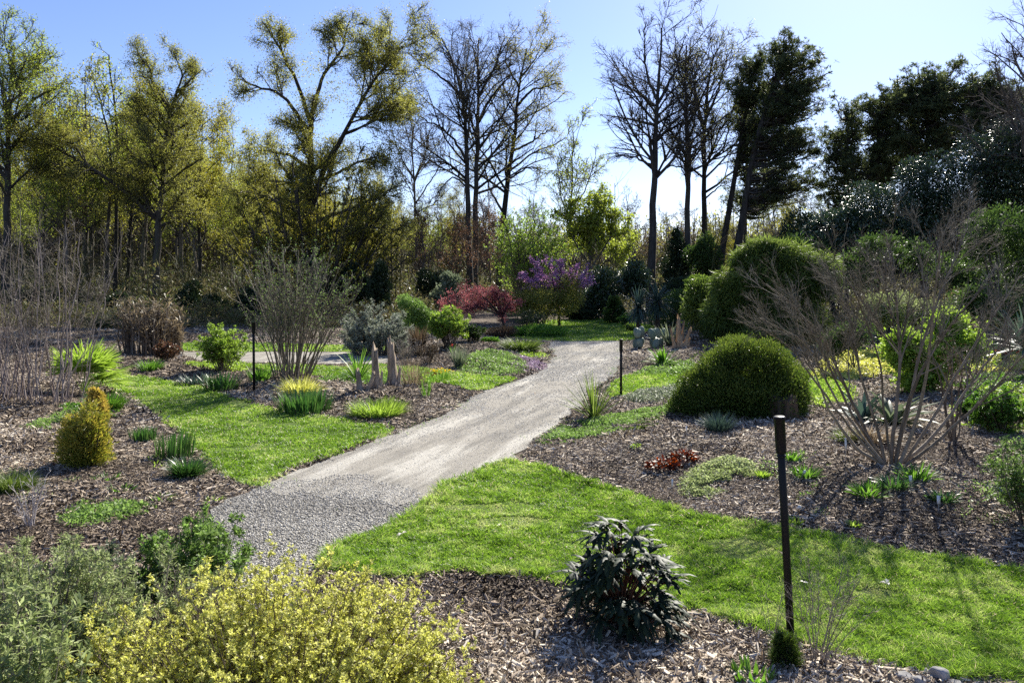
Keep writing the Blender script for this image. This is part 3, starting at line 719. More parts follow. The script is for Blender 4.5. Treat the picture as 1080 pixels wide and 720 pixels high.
GEN = {'bare': [generic(*KIND['bare'], 15, M['bark_grey'], None, 0, 0), generic(*KIND['bare'], 15, M['twig_brown'], M['bud_b'], 2, .12)],
       'olive': [generic(*KIND['olive'], 16, M['bark_dark'], M['olive'], 7, .15), generic(*KIND['olive'], 16, M['bark_dark'], M['olive_y'], 8, .14)],
       'pale': [generic(*KIND['pale'], 15, M['bark_grey'], M['bud_y'], 7, .13)],
       'rust': [generic(*KIND['rust'], 10, M['twig_brown'], M['rust'], 3, .11)]}
used = set()
def put_generic(kind, px, d, top):
    """copy of a wood tree; top = photo row its crown reaches"""
    lst = GEN[kind]; g = lst[int(U(0, len(lst)))]
    H0 = {'bare': 15, 'olive': 16, 'pale': 15, 'rust': 10}[kind]
    s = (EYE + (HY - top) / F * d) / H0
    loc = ((px - CX) / F * d, d, 0)
    if g.name not in used:
        used.add(g.name); g.location = loc; g.scale = (s, s, s); g.rotation_euler = (0, 0, U(0, 6))
    else: clone(g, loc, U(0, 6.28), s)
# left wood
for i in range(46):
    px = -60 + i * 11.5 + U(-8, 8); d = U(58, 100)
    k = rng.choice(['olive', 'pale', 'bare', 'olive'], p=[.35, .2, .25, .2])
    top = np.interp(px, [0, 60, 100, 230, 250, 450], [135, 150, 105, 140, 160, 190]) + U(-8, 45)
    put_generic(k, px, d, top)
for i in range(34):
    px = 445 + i * 13 + U(-9, 9); d = U(65, 105)
    k = rng.choice(['bare', 'rust', 'olive'], p=[.62, .2, .18]) if px < 720 else rng.choice(['bare', 'olive'], p=[.8, .2])
    top = np.interp(px, [440, 520, 600, 660, 760, 860, 900], [195, 200, 225, 222, 215, 195, 150]) + U(-8, 30)
    put_generic(k, px, d, top)
for px, d, top, k in ((455, 44, 215, 'rust'), (520, 46, 222, 'rust'), (478, 48, 228, 'rust'), (415, 52, 200, 'olive'), (560, 60, 205, 'bare'), (660, 62, 205, 'bare'), (40, 52, 185, 'bare'), (75, 54, 170, 'bare')):
    put_generic(k, px, d, top)

# far-off wood that reads as one mass, beyond the trees one can tell apart
def far_wood():
    mb = MB()
    n = 2600; a = U(-.80, .80, n); d = U(108, 150, n)
    x = a * d; hmax = np.interp(a * F + CX, [0, 300, 430, 640, 760, 1080], [17, 16, 11, 9.5, 11, 14]) * U(.55, 1.05, n)
    st = np.stack([x, d, np.zeros(n)], 1); t = np.linspace(0, 1, 5)[None, :, None]
    ln = st[:, None] + np.array([0, 0, 1.]) * hmax[:, None, None] * t + rng.normal(size=(n, 5, 3)) * .25 * t
    R = np.linspace(1, .25, 5)[None] * U(.08, .16, (n, 1)); tubes(mb, ln, R, 4)
    k = kids(ln, R, 9, t0=.25, lf=(.2, .4), up=.4, K=4, rmin=.04); tubes(mb, k[0], k[1], 3)
    k = kids(k[0], k[1], 5, t0=.25, lf=(.3, .6), up=.3, K=3, rmin=.03); tubes(mb, k[0], k[1], 3)
    o = tag(mb.build('woodland', M['twig_brown']), 'far brown wood of thin trunks closing the view', 'woodland', kind='stuff')
    lb = MB(); m = 160000
    src = k[0]; idx = rng.integers(0, len(src), m)
    p = src[idx, -1] + rng.normal(size=(m, 3)) * .5; low = U(0, 1, m) < .35; p[low, 2] *= U(0, .6, low.sum())
    cards(lb, p, rdir(m), rdir(m), .45 * U(.6, 1.3, m), .3 * U(.6, 1.3, m)); lb.build('foliage', M['olive'], None).parent = o
    # undergrowth
    ub = MB(); m = 150000; a = U(-.8, .8, m); d = 44 + 70 * U(0, 1, m) ** 1.3
    hh = (1.5 + 1.3 * vnoise(a * d, d, 4, 77) + .8 * vnoise(a * d, d, 1.5, 78) + np.clip((d - 60) / 30, 0, 1) * 1.2) * U(0, 1, m) ** .8; hh = np.abs(hh)
    cards(ub, np.stack([a * d, d, hh], 1), rdir(m), rdir(m), .26 * U(.5, 1.3, m), .12 * U(.5, 1.3, m))

    m = 70000; px_ = np.where(U(0, 1, m) < .55, U(-120, 458, m), U(722, 1200, m)); d2 = U(27, 46, m); d2 = np.where(px_ < 460, np.maximum(d2, 31), np.maximum(d2, 29)); x2 = (px_ - CX) / F * d2
    hh = np.clip(.45 + .8 * vnoise(x2, d2, 2.3, 79) + .5 * vnoise(x2, d2, .8, 80), .06, 2) * U(0, 1, m) ** .7
    cards(ub, np.stack([x2, d2, hh + .05], 1), rdir(m) + [0, 0, .4], rdir(m), .17 * U(.5, 1.3, m), .06 * U(.5, 1.3, m))
    nb = 2600; a = U(-.8, .8, nb); d = U(43, 75, nb); st = np.stack([a * d, d, np.zeros(nb)], 1); t = np.linspace(0, 1, 4)[None, :, None]
    ln = st[:, None] + (rng.normal(size=(nb, 1, 3)) * .35 + [0, 0, 1]) * U(1.0, 3.6, (nb, 1, 1)) * t; tubes(ub, ln, np.full((nb, 4), .02), 3); k = kids(ln, np.full((nb, 4), .02), 8, t0=.2, lf=(.3, .6), K=3, rmin=.012); tubes(ub, k[0], k[1], 3)
    tag(ub.build('undergrowth', leafmat('leaf_undergrowth', [(0.10, 0.08, 0.045), (0.17, 0.15, 0.07), (0.11, 0.14, 0.04)], trans=.35)), 'brown and green undergrowth among the wood trees', 'undergrowth', kind='stuff')
far_wood()

# ------------------------------------------------------------------ shrubs and plants: builders
def base3(px, py, dz=0.0):
    x, y = G(px, py); return np.array([x, y, h1(x, y) + dz])

def dome(b, n, rx, h, foot=.1, p=1.4, K=7, flat=.35, ry=None, wob=.02, lo=.75):
    """stems that leave the foot of a shrub and end on its dome"""
    ry = ry or rx; a = U(0, 2 * np.pi, n); rr = np.sqrt(U(0, 1, n))
    end = np.stack([b[0] + np.cos(a) * rr * rx, b[1] + np.sin(a) * rr * ry, b[2] + h * (1 - flat * rr ** 2) * U(lo, 1, n)], 1)
    st = b[None] + np.stack([np.cos(a) * rr * foot, np.sin(a) * rr * foot, np.full(n, -.02)], 1)
    t = np.linspace(0, 1, K)[None, :, None]
    out = st[:, None] * (1 - t) + end[:, None] * t
    out[:, :, :2] = st[:, None, :2] + (end[:, None, :2] - st[:, None, :2]) * t ** p
    w = np.cumsum(rng.normal(size=out.shape) * wob, axis=1) * h * .5; w[:, 0] = 0
    return out + w

def along(src, per, t0=.2, t1=1.0, jit=0.0):
    m = len(src) * per; idx = np.repeat(np.arange(len(src)), per); K = src.shape[1]
    f = U(t0, t1, m) * (K - 1); i0 = np.minimum(f.astype(int), K - 2); fr = (f - i0)[:, None]
    p = src[idx, i0] * (1 - fr) + src[idx, i0 + 1] * fr; tan = norm(src[idx, i0 + 1] - src[idx, i0])
    return p + rng.normal(size=p.shape) * jit, tan, idx

def shrub(name, label, cat, b, n, rx, h, r0=.006, levels=((4, .3),), leaf=None, per=8, L=.03, W=.015, bark='twig_brown', group=None, foot=None, p=1.4, flat=.35,
          ry=None, rmin=.0015, lf=(.3, .6), up=.3, t0=.3, tip=0.0, out=.9, wob=.02, ang=(20, 55), lo=.75, stemleaf=True):
    root = thing(name, label, cat, tuple(b), group)
    st = dome(b, n, rx, h, foot if foot is not None else rx * .25, p, flat=flat, ry=ry, wob=wob, lo=lo)
    R = r0 * np.linspace(1, .4, st.shape[1])[None] * U(.7, 1.2, (n, 1))
    sb = MB(); tubes(sb, st, R, 5); cur = (st, R); last = [st]
    for (k, tt) in levels:
        cur = kids(cur[0], cur[1], k, t0=tt, lf=lf, ang=ang, up=up, K=5, rmin=rmin, rf=.6, wob=.3, minlen=.04)
        tubes(sb, cur[0], cur[1], 3); last.append(cur[0])
    sb.build('stems', M[bark], root)
    if leaf:
        lb = MB()
        for j, src in enumerate(last[-2:] if stemleaf and len(last) > 1 else last[-1:]):
            q, tan, idx = along(src, per, t0)
            ax = tan * .6 + norm(np.cross(tan, rdir(len(q)))) * out
            rr = np.clip(.65 * U(0, 1, len(q)) + .35 * U(0, 1, len(src))[idx] + tip * ((q[:, 2] - b[2]) / h - .5), 0, 1)
            cards(lb, q, ax, norm(rdir(len(q)) * .7 + [0, 0, 1]), L * U(.6, 1.25, len(q)), W * U(.6, 1.25, len(q)), r=rr, cup=.25)
        lb.build('foliage', M[leaf], root)
    return root

def blades(mb, b, n, L, W, spread, lean=(5, 40), bend=.5, K=5, r=None, fold=0.0, tipw=.1, dirn=None, zoff=0.0, jitter=1.0):
    """upright or arching pointed leaves from one foot"""
    a = U(0, 2 * np.pi, n); le = np.radians(U(*lean, n)); rr = spread * np.sqrt(U(0, 1, n))
    st = np.asarray(b)[None] + np.stack([np.cos(a) * rr, np.sin(a) * rr, np.full(n, zoff)], 1)
    hz = np.stack([np.cos(a), np.sin(a), np.zeros(n)], 1) + rng.normal(size=(n, 3)) * .25 * jitter; hz[:, 2] = 0; hz = norm(hz)
    if dirn is not None: hz = norm(hz + np.array(dirn))
    L = L * U(.65, 1.15, n); pts = np.zeros((n, K, 3)); pts[:, 0] = st
    for k in range(1, K):
        an = np.clip(le + bend * (k / (K - 1)) ** 1.5 * U(.6, 1.4, n), 0, 2.6)
        pts[:, k] = pts[:, k - 1] + (hz * np.sin(an)[:, None] + np.array([0, 0, 1.]) * np.cos(an)[:, None]) * (L / (K - 1))[:, None]
    s = np.linspace(0, 1, K); prof = np.clip(np.minimum(.55 + 2.2 * s, 1) * (1 - np.clip((s - .45) / .55, 0, 1) ** 1.6 * (1 - tipw)), .02, 1)
    side = np.stack([-hz[:, 1], hz[:, 0], np.zeros(n)], 1)
    side = side + rng.normal(size=side.shape) * (.35 if W < .02 else .08)
    ribbons(mb, pts, W / 2 * prof[None] * U(.7, 1.2, (n, 1)), side, r=(U(0, 1, n) if r is None else r), fold=fold)
    return pts

def clump(name, label, cat, b, n, L, W, spread, mat, lean=(3, 30), bend=.4, group=None, K=5, fold=0.0, **kw):
    mb = MB(); blades(mb, b, n, L, W, spread, lean, bend, K=K, fold=fold, **kw)
    return tag(mb.build(name, M[mat], origin=b), label, cat, group)

def cover(name, label, cat, px, n, mat, L, W, h=.05, up=.6, group=None, lump=.3, holes=-2, tip=0.0):
    """low mat of leaves inside an outline on the ground"""
    poly = outline(px, .02, .12); lo, hi = poly.min(0), poly.max(0); m = n * 3
    p = U(0, 1, (m, 2)) * (hi - lo) + lo; p = p[inside(p, poly)]; v = vnoise(p[:, 0], p[:, 1], lump, 51) + .6 * vnoise(p[:, 0], p[:, 1], lump * .37, 52)
    ed = np.clip(pdist(p, poly) / .18, .15, 1); k = (v > holes) & (U(0, 1, len(p)) < ed + .2); p = p[k][:n]; v = v[k][:n]; ed = ed[k][:n]
    z = hgt(p[:, 0], p[:, 1]) + h * ed * (.55 + .45 * v) * U(.2, 1.1, len(p))
    q = np.stack([p[:, 0], p[:, 1], np.maximum(z, .005)], 1)
    c = q.mean(0); mb = MB()
    ax = rdir(len(q)); ax[:, 2] = np.abs(ax[:, 2]) * up + .1
    cards(mb, q, ax, norm(rdir(len(q)) * .8 + [0, 0, 1]), L * U(.6, 1.3, len(q)), W * U(.6, 1.3, len(q)), r=np.clip(.5 + .3 * v + U(-.35, .35, len(q)), 0, 1))
    return tag(mb.build(name, M[mat], origin=(c[0], c[1], h1(c[0], c[1]))), label, cat, group)

def lm(key, cols, **kw): M[key] = leafmat('leaf_' + key, cols, **kw)
lm('silver', [(0.12, 0.14, 0.10), (0.26, 0.29, 0.22), (0.46, 0.49, 0.40)], rough=.5, trans=.3)
lm('sage', [(0.12, 0.145, 0.06), (0.25, 0.30, 0.12), (0.44, 0.48, 0.26)], rough=.6, spec=.2, trans=.45)
lm('sage_green', [(0.08, 0.13, 0.03), (0.16, 0.25, 0.065), (0.28, 0.38, 0.13)], spec=.2, trans=.45)
lm('butter', [(0.30, 0.31, 0.06), (0.56, 0.56, 0.14), (0.74, 0.72, 0.28)], trans=.45, tgain=1.35)
lm('lime', [(0.13, 0.20, 0.03), (0.24, 0.34, 0.06), (0.36, 0.46, 0.11)], trans=.5)
lm('fresh', [(0.05, 0.11, 0.02), (0.10, 0.20, 0.03), (0.18, 0.30, 0.06)], trans=.45)
lm('iris', [(0.03, 0.075, 0.02), (0.06, 0.13, 0.03), (0.11, 0.19, 0.05)], trans=.35, rough=.35, spec=.5)
lm('bluegreen', [(0.035, 0.06, 0.045), (0.06, 0.10, 0.075), (0.11, 0.16, 0.12)], trans=.2, rough=.45)
lm('greygreen', [(0.07, 0.09, 0.05), (0.14, 0.17, 0.10), (0.25, 0.28, 0.19)], trans=.35)
lm('dry', [(0.10, 0.075, 0.045), (0.20, 0.155, 0.10), (0.34, 0.28, 0.19)], trans=.3)
lm('drybrown', [(0.05, 0.035, 0.022), (0.11, 0.075, 0.045), (0.18, 0.13, 0.085)], trans=.25)
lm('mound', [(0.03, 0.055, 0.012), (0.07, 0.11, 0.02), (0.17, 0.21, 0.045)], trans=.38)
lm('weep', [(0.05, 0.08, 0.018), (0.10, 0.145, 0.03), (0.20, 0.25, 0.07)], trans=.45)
lm('goldconifer', [(0.055, 0.075, 0.012), (0.17, 0.20, 0.035), (0.34, 0.29, 0.06), (0.50, 0.37, 0.11)], trans=.4)
lm('red', [(0.15, 0.05, 0.055), (0.31, 0.10, 0.11), (0.46, 0.22, 0.22)], trans=.5)
lm('magenta', [(0.36, 0.15, 0.33), (0.52, 0.27, 0.48), (0.66, 0.44, 0.62)], trans=.6)
lm('mauve', [(0.12, 0.12, 0.08), (0.28, 0.20, 0.26), (0.42, 0.32, 0.42)], trans=.3)
lm('orange', [(0.035, 0.014, 0.01), (0.09, 0.022, 0.014), (0.26, 0.06, 0.025)], trans=.4)
lm('peony', [(0.010, 0.020, 0.010), (0.020, 0.036, 0.017), (0.035, 0.055, 0.024)], rough=.55, trans=.12, spec=.22)
lm('bronze', [(0.05, 0.05, 0.02), (0.13, 0.07, 0.04), (0.22, 0.09, 0.06)], trans=.35, rough=.35)
lm('tan', [(0.16, 0.12, 0.08), (0.30, 0.23, 0.15), (0.45, 0.37, 0.27)], trans=.2)
lm('pinkmoss', [(0.13, 0.10, 0.06), (0.22, 0.17, 0.11), (0.30, 0.25, 0.17)], trans=.2)
lm('yellowflower', [(0.6, 0.42, 0.02), (0.8, 0.6, 0.04)], trans=.3)
lm('redflower', [(0.5, 0.02, 0.01), (0.75, 0.05, 0.02)], trans=.3)
lm('petal', [(0.55, 0.5, 0.42), (0.8, 0.76, 0.68)], trans=.2)
lm('pricklypear', [(0.10, 0.14, 0.11), (0.17, 0.22, 0.18)], trans=.0, rough=.5)
M['black'] = leafmat('black_painted_metal', [(0.008, 0.008, 0.009), (0.010, 0.010, 0.011)], rough=.45, trans=0.0, spec=.2)
M['white'] = plain('white_plastic', (0.72, 0.73, 0.72), rough=.4)
M['steel'] = plain('stake_metal', (0.30, 0.31, 0.32), rough=.4, metal=.6)
M['driftwood'] = barkmat('weathered_wood', (0.12, 0.09, 0.065), (0.46, 0.37, 0.28), 14, bump=.9)
M['tanwood'] = barkmat('tan_wood', (0.22, 0.14, 0.08), (0.50, 0.36, 0.22), 14, bump=.9)
M['stumpbark'] = barkmat('stump_bark', (0.04, 0.03, 0.022), (0.15, 0.11, 0.08), 10, bump=1.0)
M['twig_mid'] = barkmat('twig_olive_grey', (0.10, 0.085, 0.06), (0.25, 0.215, 0.165), 25, rough=.6)
M['cane'] = barkmat('pale_cane', (0.15, 0.115, 0.105), (0.38, 0.32, 0.30), 25, rough=.55)
M['whitecane'] = barkmat('white_cane', (0.35, 0.31, 0.30), (0.62, 0.58, 0.56), 25, rough=.6)
M['rock'] = barkmat('grey_rock', (0.16, 0.155, 0.15), (0.42, 0.40, 0.385), 9, bump=.8, vary=False)

# ------------------------------------------------------------------ dark evergreens and shrubs at the wood's edge
B = blobbush
for i, (lab, d, bl, n, m) in enumerate([
    ('dark conifer with the sharpest top at the foot of the olive tree', 42, [(200, 330, 22, 22), (200, 312, 12, 16)], 9000, 'darkgreen'),
    ('dark rounded evergreen right of the sharp topped conifer by the small lawn', 40, [(232, 338, 20, 20), (222, 322, 12, 14)], 7000, 'darkgreen'),
    ('dark evergreen half hidden behind the bare pale canes', 42, [(140, 330, 22, 20), (125, 320, 14, 14)], 7000, 'darkgreen'),
    ('dark evergreen behind the left side of the upright budding shrub', 38, [(262, 320, 20, 26)], 6000, 'darkgreen'),
    ('dark holly seen through the middle of the upright budding shrub', 38, [(340, 305, 26, 28), (325, 285, 16, 18)], 8000, 'holly'),
    ('narrow dark conifer standing behind the silver shrub', 36, [(400, 308, 15, 22), (401, 288, 8, 14)], 7000, 'darkgreen'),
    ('dark evergreen left of the narrow dark conifer', 40, [(372, 298, 18, 26)], 6000, 'darkgreen'),
    ('blue green conifer between silver shrub and red leaved tree', 36, [(470, 312, 17, 18), (474, 298, 10, 12)], 5000, 'greygreen'),
    ('dark rounded holly right of the purple flowering tree', 40, [(640, 302, 20, 24), (632, 318, 18, 20)], 11000, 'holly'),
    ('dark broadleaf evergreen behind the tallest bare tree trunk', 42, [(672, 292, 20, 18), (664, 305, 20, 16)], 9000, 'holly'),
    ('low dark evergreen left of the spiky palms', 39, [(612, 328, 22, 12)], 5000, 'darkgreen'),
    ('narrow dark conifer between two tall bare trunks right of centre', 46, [(713, 285, 18, 24), (713, 262, 10, 16), (714, 248, 5, 8)], 10000, 'darkgreen'),
    ('mid green conifer right of the narrow dark conifer', 44, [(742, 275, 20, 22), (745, 258, 10, 14)], 8000, 'midgreen'),
    ('dark bush filling behind the yellow green shrub at right of centre', 38, [(722, 310, 26, 20)], 7000, 'darkgreen'),
    ('dark evergreen between the weeping conifer and the glossy one', 36, [(845, 250, 24, 30), (860, 290, 26, 26)], 10000, 'darkgreen'),
    ('dark evergreen under the purple flowering tree', 39, [(562, 308, 16, 20)], 5000, 'darkgreen'),
    ('dark bushes low behind the bare canes at the left edge', 44, [(30, 320, 40, 20), (85, 325, 30, 18)], 9000, 'darkgreen'),
    ('dark evergreen low between the central close pair and the red tree', 42, [(455, 300, 18, 18)], 4000, 'darkgreen')]):
    B('evergreen_shrub', lab, 'shrub', d, bl, m, n, .13, .07, sub=12, sc_=.4, shell=.5, stems=6)

# vase of yellow green leaves, lime tree, redbud, red maple
b = base3(556, 340); shrub('upright_shrub', 'vase shaped shrub with yellow green new leaves behind the purple tree', 'shrub', b, 34, 1.5, 5.2, .03, ((9, .3), (4, .3)), 'lime', 5, .11, .06, rmin=.008, flat=.2, p=1.1, foot=.2)
T('broadleaf_tree', 'bushy tree with bright lime leaves behind the dark hollies', 'tree', 50, [([(622, 320), (622, 270), (620, 215)], .12, .04), ([(622, 280), (600, 245), (595, 220)], .07, .02), ([(622, 285), (645, 250), (660, 225)], .07, .02), ([(622, 290), (650, 270), (668, 260)], .06, .02), ([(621, 270), (635, 235), (638, 210)], .06, .02), ([(622, 290), (596, 280), (580, 262)], .06, .02)],
  M['bark_grey'], M['bud_y'], (5, .17, .12, .15), levels=((10, .3), (6, .2), (4, .2)))
def redbud():
    b = base3(590, 344); d = b[1]
    root = thing('flowering_tree', 'small spreading tree covered in purple blossom', 'tree', tuple(b))
    L = [([(590, 344), (589, 320), (586, 300)], .07, .04)] + [([(589, 322), ((589 + x) / 2 , 300), (x, y)], .04, .012) for x, y in ((552, 288), (562, 276), (578, 276), (592, 276), (606, 280), (620, 286), (628, 292), (566, 294), (604, 292))]
    ln = px_lines(L, d); Pp = np.stack([resample(q, 10) for q, _, _ in ln]); R = np.stack([np.linspace(a, c, 10) for _, a, c in ln])
    mb = MB(); tubes(mb, Pp, R, 6); k = kids(Pp, R, 12, t0=.35, lf=(.25, .5), up=.1, rmin=.008, ang=(20, 60)); k2 = kids(k[0], k[1], 4, lf=(.4, .8), rmin=.006, K=4)
    tubes(mb, k[0], k[1], 4); tubes(mb, k2[0], k2[1], 3); mb.build('trunk', M['bark_dark'], root)
    lb = MB(); q, tan, _ = along(k2[0], 8, 0, 1, .03); cards(lb, q, rdir(len(q)), rdir(len(q)), .05 * U(.7, 1.3, len(q)), .045)
    q, tan, _ = along(k[0], 12, .2, 1, .03); cards(lb, q, rdir(len(q)), rdir(len(q)), .05 * U(.7, 1.3, len(q)), .045)
    lb.build('blossom', M['magenta'], root)
redbud()
B('shrub', 'olive green bush in front of the purple flowering tree', 'shrub', 34, [(572, 318, 34, 20), (598, 312, 20, 22), (545, 322, 18, 14)], 'olive', 13000, .08, .045, shell=.6)
def redmaple():
    b = base3(531, 350); d = b[1]
    root = thing('ornamental_tree', 'low spreading tree with red leaves in layered sprays', 'tree', tuple(b))
    L = [([(531, 350), (531, 338), (528, 326)], .06, .045)] + [([(530, 334), ((530 + x) / 2, (326 + y) / 2 - 5), (x, y)], .035, .01) for x, y in ((466, 324), (476, 312), (490, 306), (505, 303), (520, 306), (534, 310), (546, 318), (482, 328), (500, 322), (518, 320), (540, 326))]
    ln = px_lines(L, d); Pp = np.stack([resample(q, 9) for q, _, _ in ln]); R = np.stack([np.linspace(a, c, 9) for _, a, c in ln])
    mb = MB(); tubes(mb, Pp, R, 6); k = kids(Pp, R, 12, t0=.3, lf=(.25, .45), up=.05, rmin=.006, ang=(20, 55)); tubes(mb, k[0], k[1], 3); mb.build('trunk', M['bark_dark'], root)
    lb = MB(); q, tan, _ = along(k[0], 46, .2, 1, .08); cards(lb, q, rdir(len(q)) + [0, 0, .5], rdir(len(q)), .10, .022); lb.build('foliage', M['red'], root)
redmaple()

# ------------------------------------------------------------------ left and centre beds
b = base3(35, 432); b[1] += .0
def canes():
    root = thing('cane_shrub', 'tall bare shrub of many pale pinkish canes at the left edge', 'shrub', tuple(b))
    n = 100
    st = np.stack([b[0] + U(-1.35, .55, n), b[1] + U(-.45, .5, n), np.full(n, b[2] - .02)], 1)
    h = U(1.3, 3.2, n); end = st + np.stack([(st[:, 0] - b[0]) * .35 + rng.normal(size=n) * .38, rng.normal(size=n) * .4, h], 1)
    t = np.linspace(0, 1, 10)[None, :, None]; P_ = st[:, None] * (1 - t) + end[:, None] * t + np.cumsum(rng.normal(size=(n, 10, 3)) * .032, axis=1)
    R = U(.004, .015, n)[:, None] * np.linspace(1, .3, 10)[None]
    mb = MB(); tubes(mb, P_, R, 5); mb.build('stems', M['cane'], root)
    tb = MB(); k = kids(P_, R, 7, t0=.4, lf=(.14, .3), ang=(20, 55), up=.3, rmin=.003); k2 = kids(k[0], k[1], 5, lf=(.4, .8), up=.1, K=4, rmin=.002)
    tubes(tb, k[0], k[1], 4); tubes(tb, k2[0], k2[1], 3); tb.build('twigs', M['twig_mid'], root)
canes()
def fanpalm(name, label, cat, b, n, L, leafn, LL, WW, mat, dirn=(0, 0, 0), lean=(15, 70)):
    root = thing(name, label, cat, tuple(b))
    for i in range(n):
        mb = MB(); a = U(0, 6.28); le = math.radians(U(*lean)); dv = np.array([math.cos(a) * math.sin(le), math.sin(a) * math.sin(le), math.cos(le)]) + np.array(dirn); dv /= np.linalg.norm(dv)
        t = np.linspace(0, 1, 5)[:, None]; pet = b + dv * L * t * U(.8, 1.1); pet[:, 2] -= .06 * L * t[:, 0] ** 2; tubes(mb, pet[None], np.full((1, 5), .006), 4, r=.6)
        e = pet[-1]; sd = np.cross(dv, [0, 0, 1]); sd /= np.linalg.norm(sd) + 1e-9; nr = np.cross(sd, dv)
        th = np.radians(np.linspace(-78, 78, leafn)) + rng.normal(size=leafn) * .03; dd = np.cos(th)[:, None] * dv + np.sin(th)[:, None] * sd
        s = np.linspace(0, 1, 5); pts = e + dd[:, None] * (LL * (1 - .25 * np.abs(th) / 1.4))[:, None, None] * s[None, :, None] + nr * .05 * LL; pts[:, :, 2] -= LL * .22 * s[None] ** 2
        ribbons(mb, pts, WW * np.array([.3, .9, 1, .7, .1])[None] * np.ones((leafn, 1)), np.cross(dd, nr), fold=.4)
        mb.build('frond', M[mat], root)
    return root
fanpalm('fan_palm', 'bright green fan palm leaning over the grass beside the bare canes', 'palm', base3(88, 414), 16, .55, 22, .72, .018, 'lime', dirn=(.65, -.15, .25), lean=(15, 70))
shrub('dry_grass_clump', 'tall clump of brown dried stalks beyond the left grass path', 'plant', base3(152, 376), 90, .62, 1.5, .022, ((3, .3),), 'dry', 3, .22, .03, bark='twig_brown', foot=.58, p=1.0, flat=.05, wob=.03, lo=.45, ang=(10, 40))
shrub('dry_grass_clump', 'second clump of brown dried stalks, right of the tallest one', 'plant', base3(180, 374), 46, .36, 1.25, .02, ((3, .3),), 'dry', 3, .2, .03, bark='twig_brown', foot=.32, p=1.0, flat=.05, wob=.03, lo=.45, ang=(10, 40))
shrub('shrub', 'small rounded bush with bronze leaves by the dried stalks', 'shrub', base3(176, 384), 40, .30, .55, .006, ((5, .2),), 'bronze', 10, .05, .03)
shrub('shrub', 'light green leafy bush left of the thin black post', 'shrub', base3(236, 393), 60, .62, .98, .007, ((6, .25), (3, .2)), 'lime', 6, .05, .03, flat=.45)
def budding():
    b = base3(306, 406)
    shrub('upright_shrub', 'large twiggy shrub with tiny green buds behind the wooden stumps', 'shrub', b, 46, 1.45, 2.85, .016, ((11, .3), (7, .25)), 'sage_green', 1, .032, .016, bark='twig_mid', p=1.25, flat=.25, foot=.35, rmin=.0035, up=.5, ang=(15, 40), lf=(.22, .42))
budding()
shrub('shrub', 'silver grey rounded shrub with dark shaded underside', 'shrub', base3(398, 373), 150, 1.08, 1.42, .012, ((7, .25), (5, .2)), 'silver', 9, .06, .014, bark='twig_pale', foot=.5, p=.9, flat=.45, rmin=.004, up=.5, lf=(.18, .34), lo=.18)
B('shrub', 'yellow green broad bush behind the silver grey shrub', 'shrub', 27, [(436, 326, 15, 13), (428, 318, 12, 9), (436, 343, 18, 14), (446, 335, 12, 12)], 'sage_green', 8000, .07, .035)
shrub('shrub', 'bright leafy green bush in front of the red leaved tree', 'shrub', base3(474, 371), 60, .58, 1.18, .009, ((6, .3), (3, .3)), 'lime', 4, .085, .042, flat=.35)
clump('dry_grass_clump', 'brown dry grass tuft between silver shrub and bright green bush', 'plant', base3(441, 376), 220, .8, .02, .15, 'drybrown', (0, 14), .3)
B('shrub', 'dark green mound left of the red leaved tree', 'shrub', 29, [(455, 340, 14, 12)], 'midgreen', 5000, .06, .03)
B('shrub', 'brown flat topped mound under the red leaved tree', 'shrub', 27.5, [(526, 350, 20, 6)], 'drybrown', 6000, .06, .02, stems=0)
B('shrub', 'wide low green mound beyond the path bend', 'shrub', 28.5, [(572, 350, 34, 7), (545, 350, 16, 5)], 'fresh', 9000, .06, .03, stems=0, shell=.6)
B('shrub', 'small dark green mound left of the golden grass mound', 'shrub', 24.5, [(517, 361, 11, 6)], 'fresh', 3000, .05, .025, stems=0)
clump('grass_mound', 'rounded golden green grass mound at the path bend', 'plant', base3(549, 372), 1500, .46, .014, .38, 'weep', (5, 60), .9)
clump('grass_mound', 'thin upright silvery grass at the left of the mossy bed', 'plant', base3(484, 388), 200, .5, .012, .1, 'greygreen', (0, 30), .3)
cover('ground_cover', 'green mossy mat on the bed by the path', 'ground cover', [(478, 388), (510, 376), (540, 376), (560, 384), (555, 395), (520, 397), (490, 394)], 9000, 'sage_green', .05, .03, .1)
cover('ground_cover', 'mauve flowering mat beside the green mossy mat', 'ground cover', [(532, 384), (548, 377), (572, 380), (577, 388), (560, 394), (540, 393)], 6000, 'mauve', .04, .03, .06)
cover('ground_cover', 'low pale green fringe at the foot of the golden grass mound', 'ground cover', [(545, 372), (575, 373), (578, 377), (550, 378)], 1500, 'lime', .05, .03, .08)
clump('dwarf_palm', 'small palm like plant with arching green leaves behind the stumps', 'plant', base3(378, 402), 60, .75, .03, .05, 'fresh', (5, 70), .5)
clump('dry_grass_clump', 'fine pale brown wispy plant right of the wooden stumps', 'plant', base3(436, 408), 160, .6, .008, .2, 'dry', (0, 40), .2)
clump('daffodil_clump', 'large clump of broad dark green upright leaves in front of the shrub', 'plant', base3(322, 434), 420, .34, .022, .42, 'iris', (0, 25), .3)
clump('variegated_grass', 'pale cream and green grass tuft behind the broad leaved clump', 'plant', base3(316, 418), 500, .36, .012, .24, 'butter', (5, 60), .6)
clump('fern_clump', 'low bright green feathery clump in front of the stumps', 'plant', base3(398, 438), 900, .26, .012, .38, 'lime', (5, 60), .5)
clump('iris_clump', 'small clump of dark green leaves left of the thin black post', 'plant', base3(234, 412), 160, .34, .03, .28, 'iris', (0, 35), .4)
clump('iris_clump', 'low blue green clump at the left end of the middle bed', 'plant', base3(205, 405), 200, .22, .02, .25, 'bluegreen', (5, 60), .5)
clump('iris_clump', 'leafy clump right beside the thin black post', 'plant', base3(275, 406), 120, .3, .03, .2, 'fresh', (0, 40), .4)
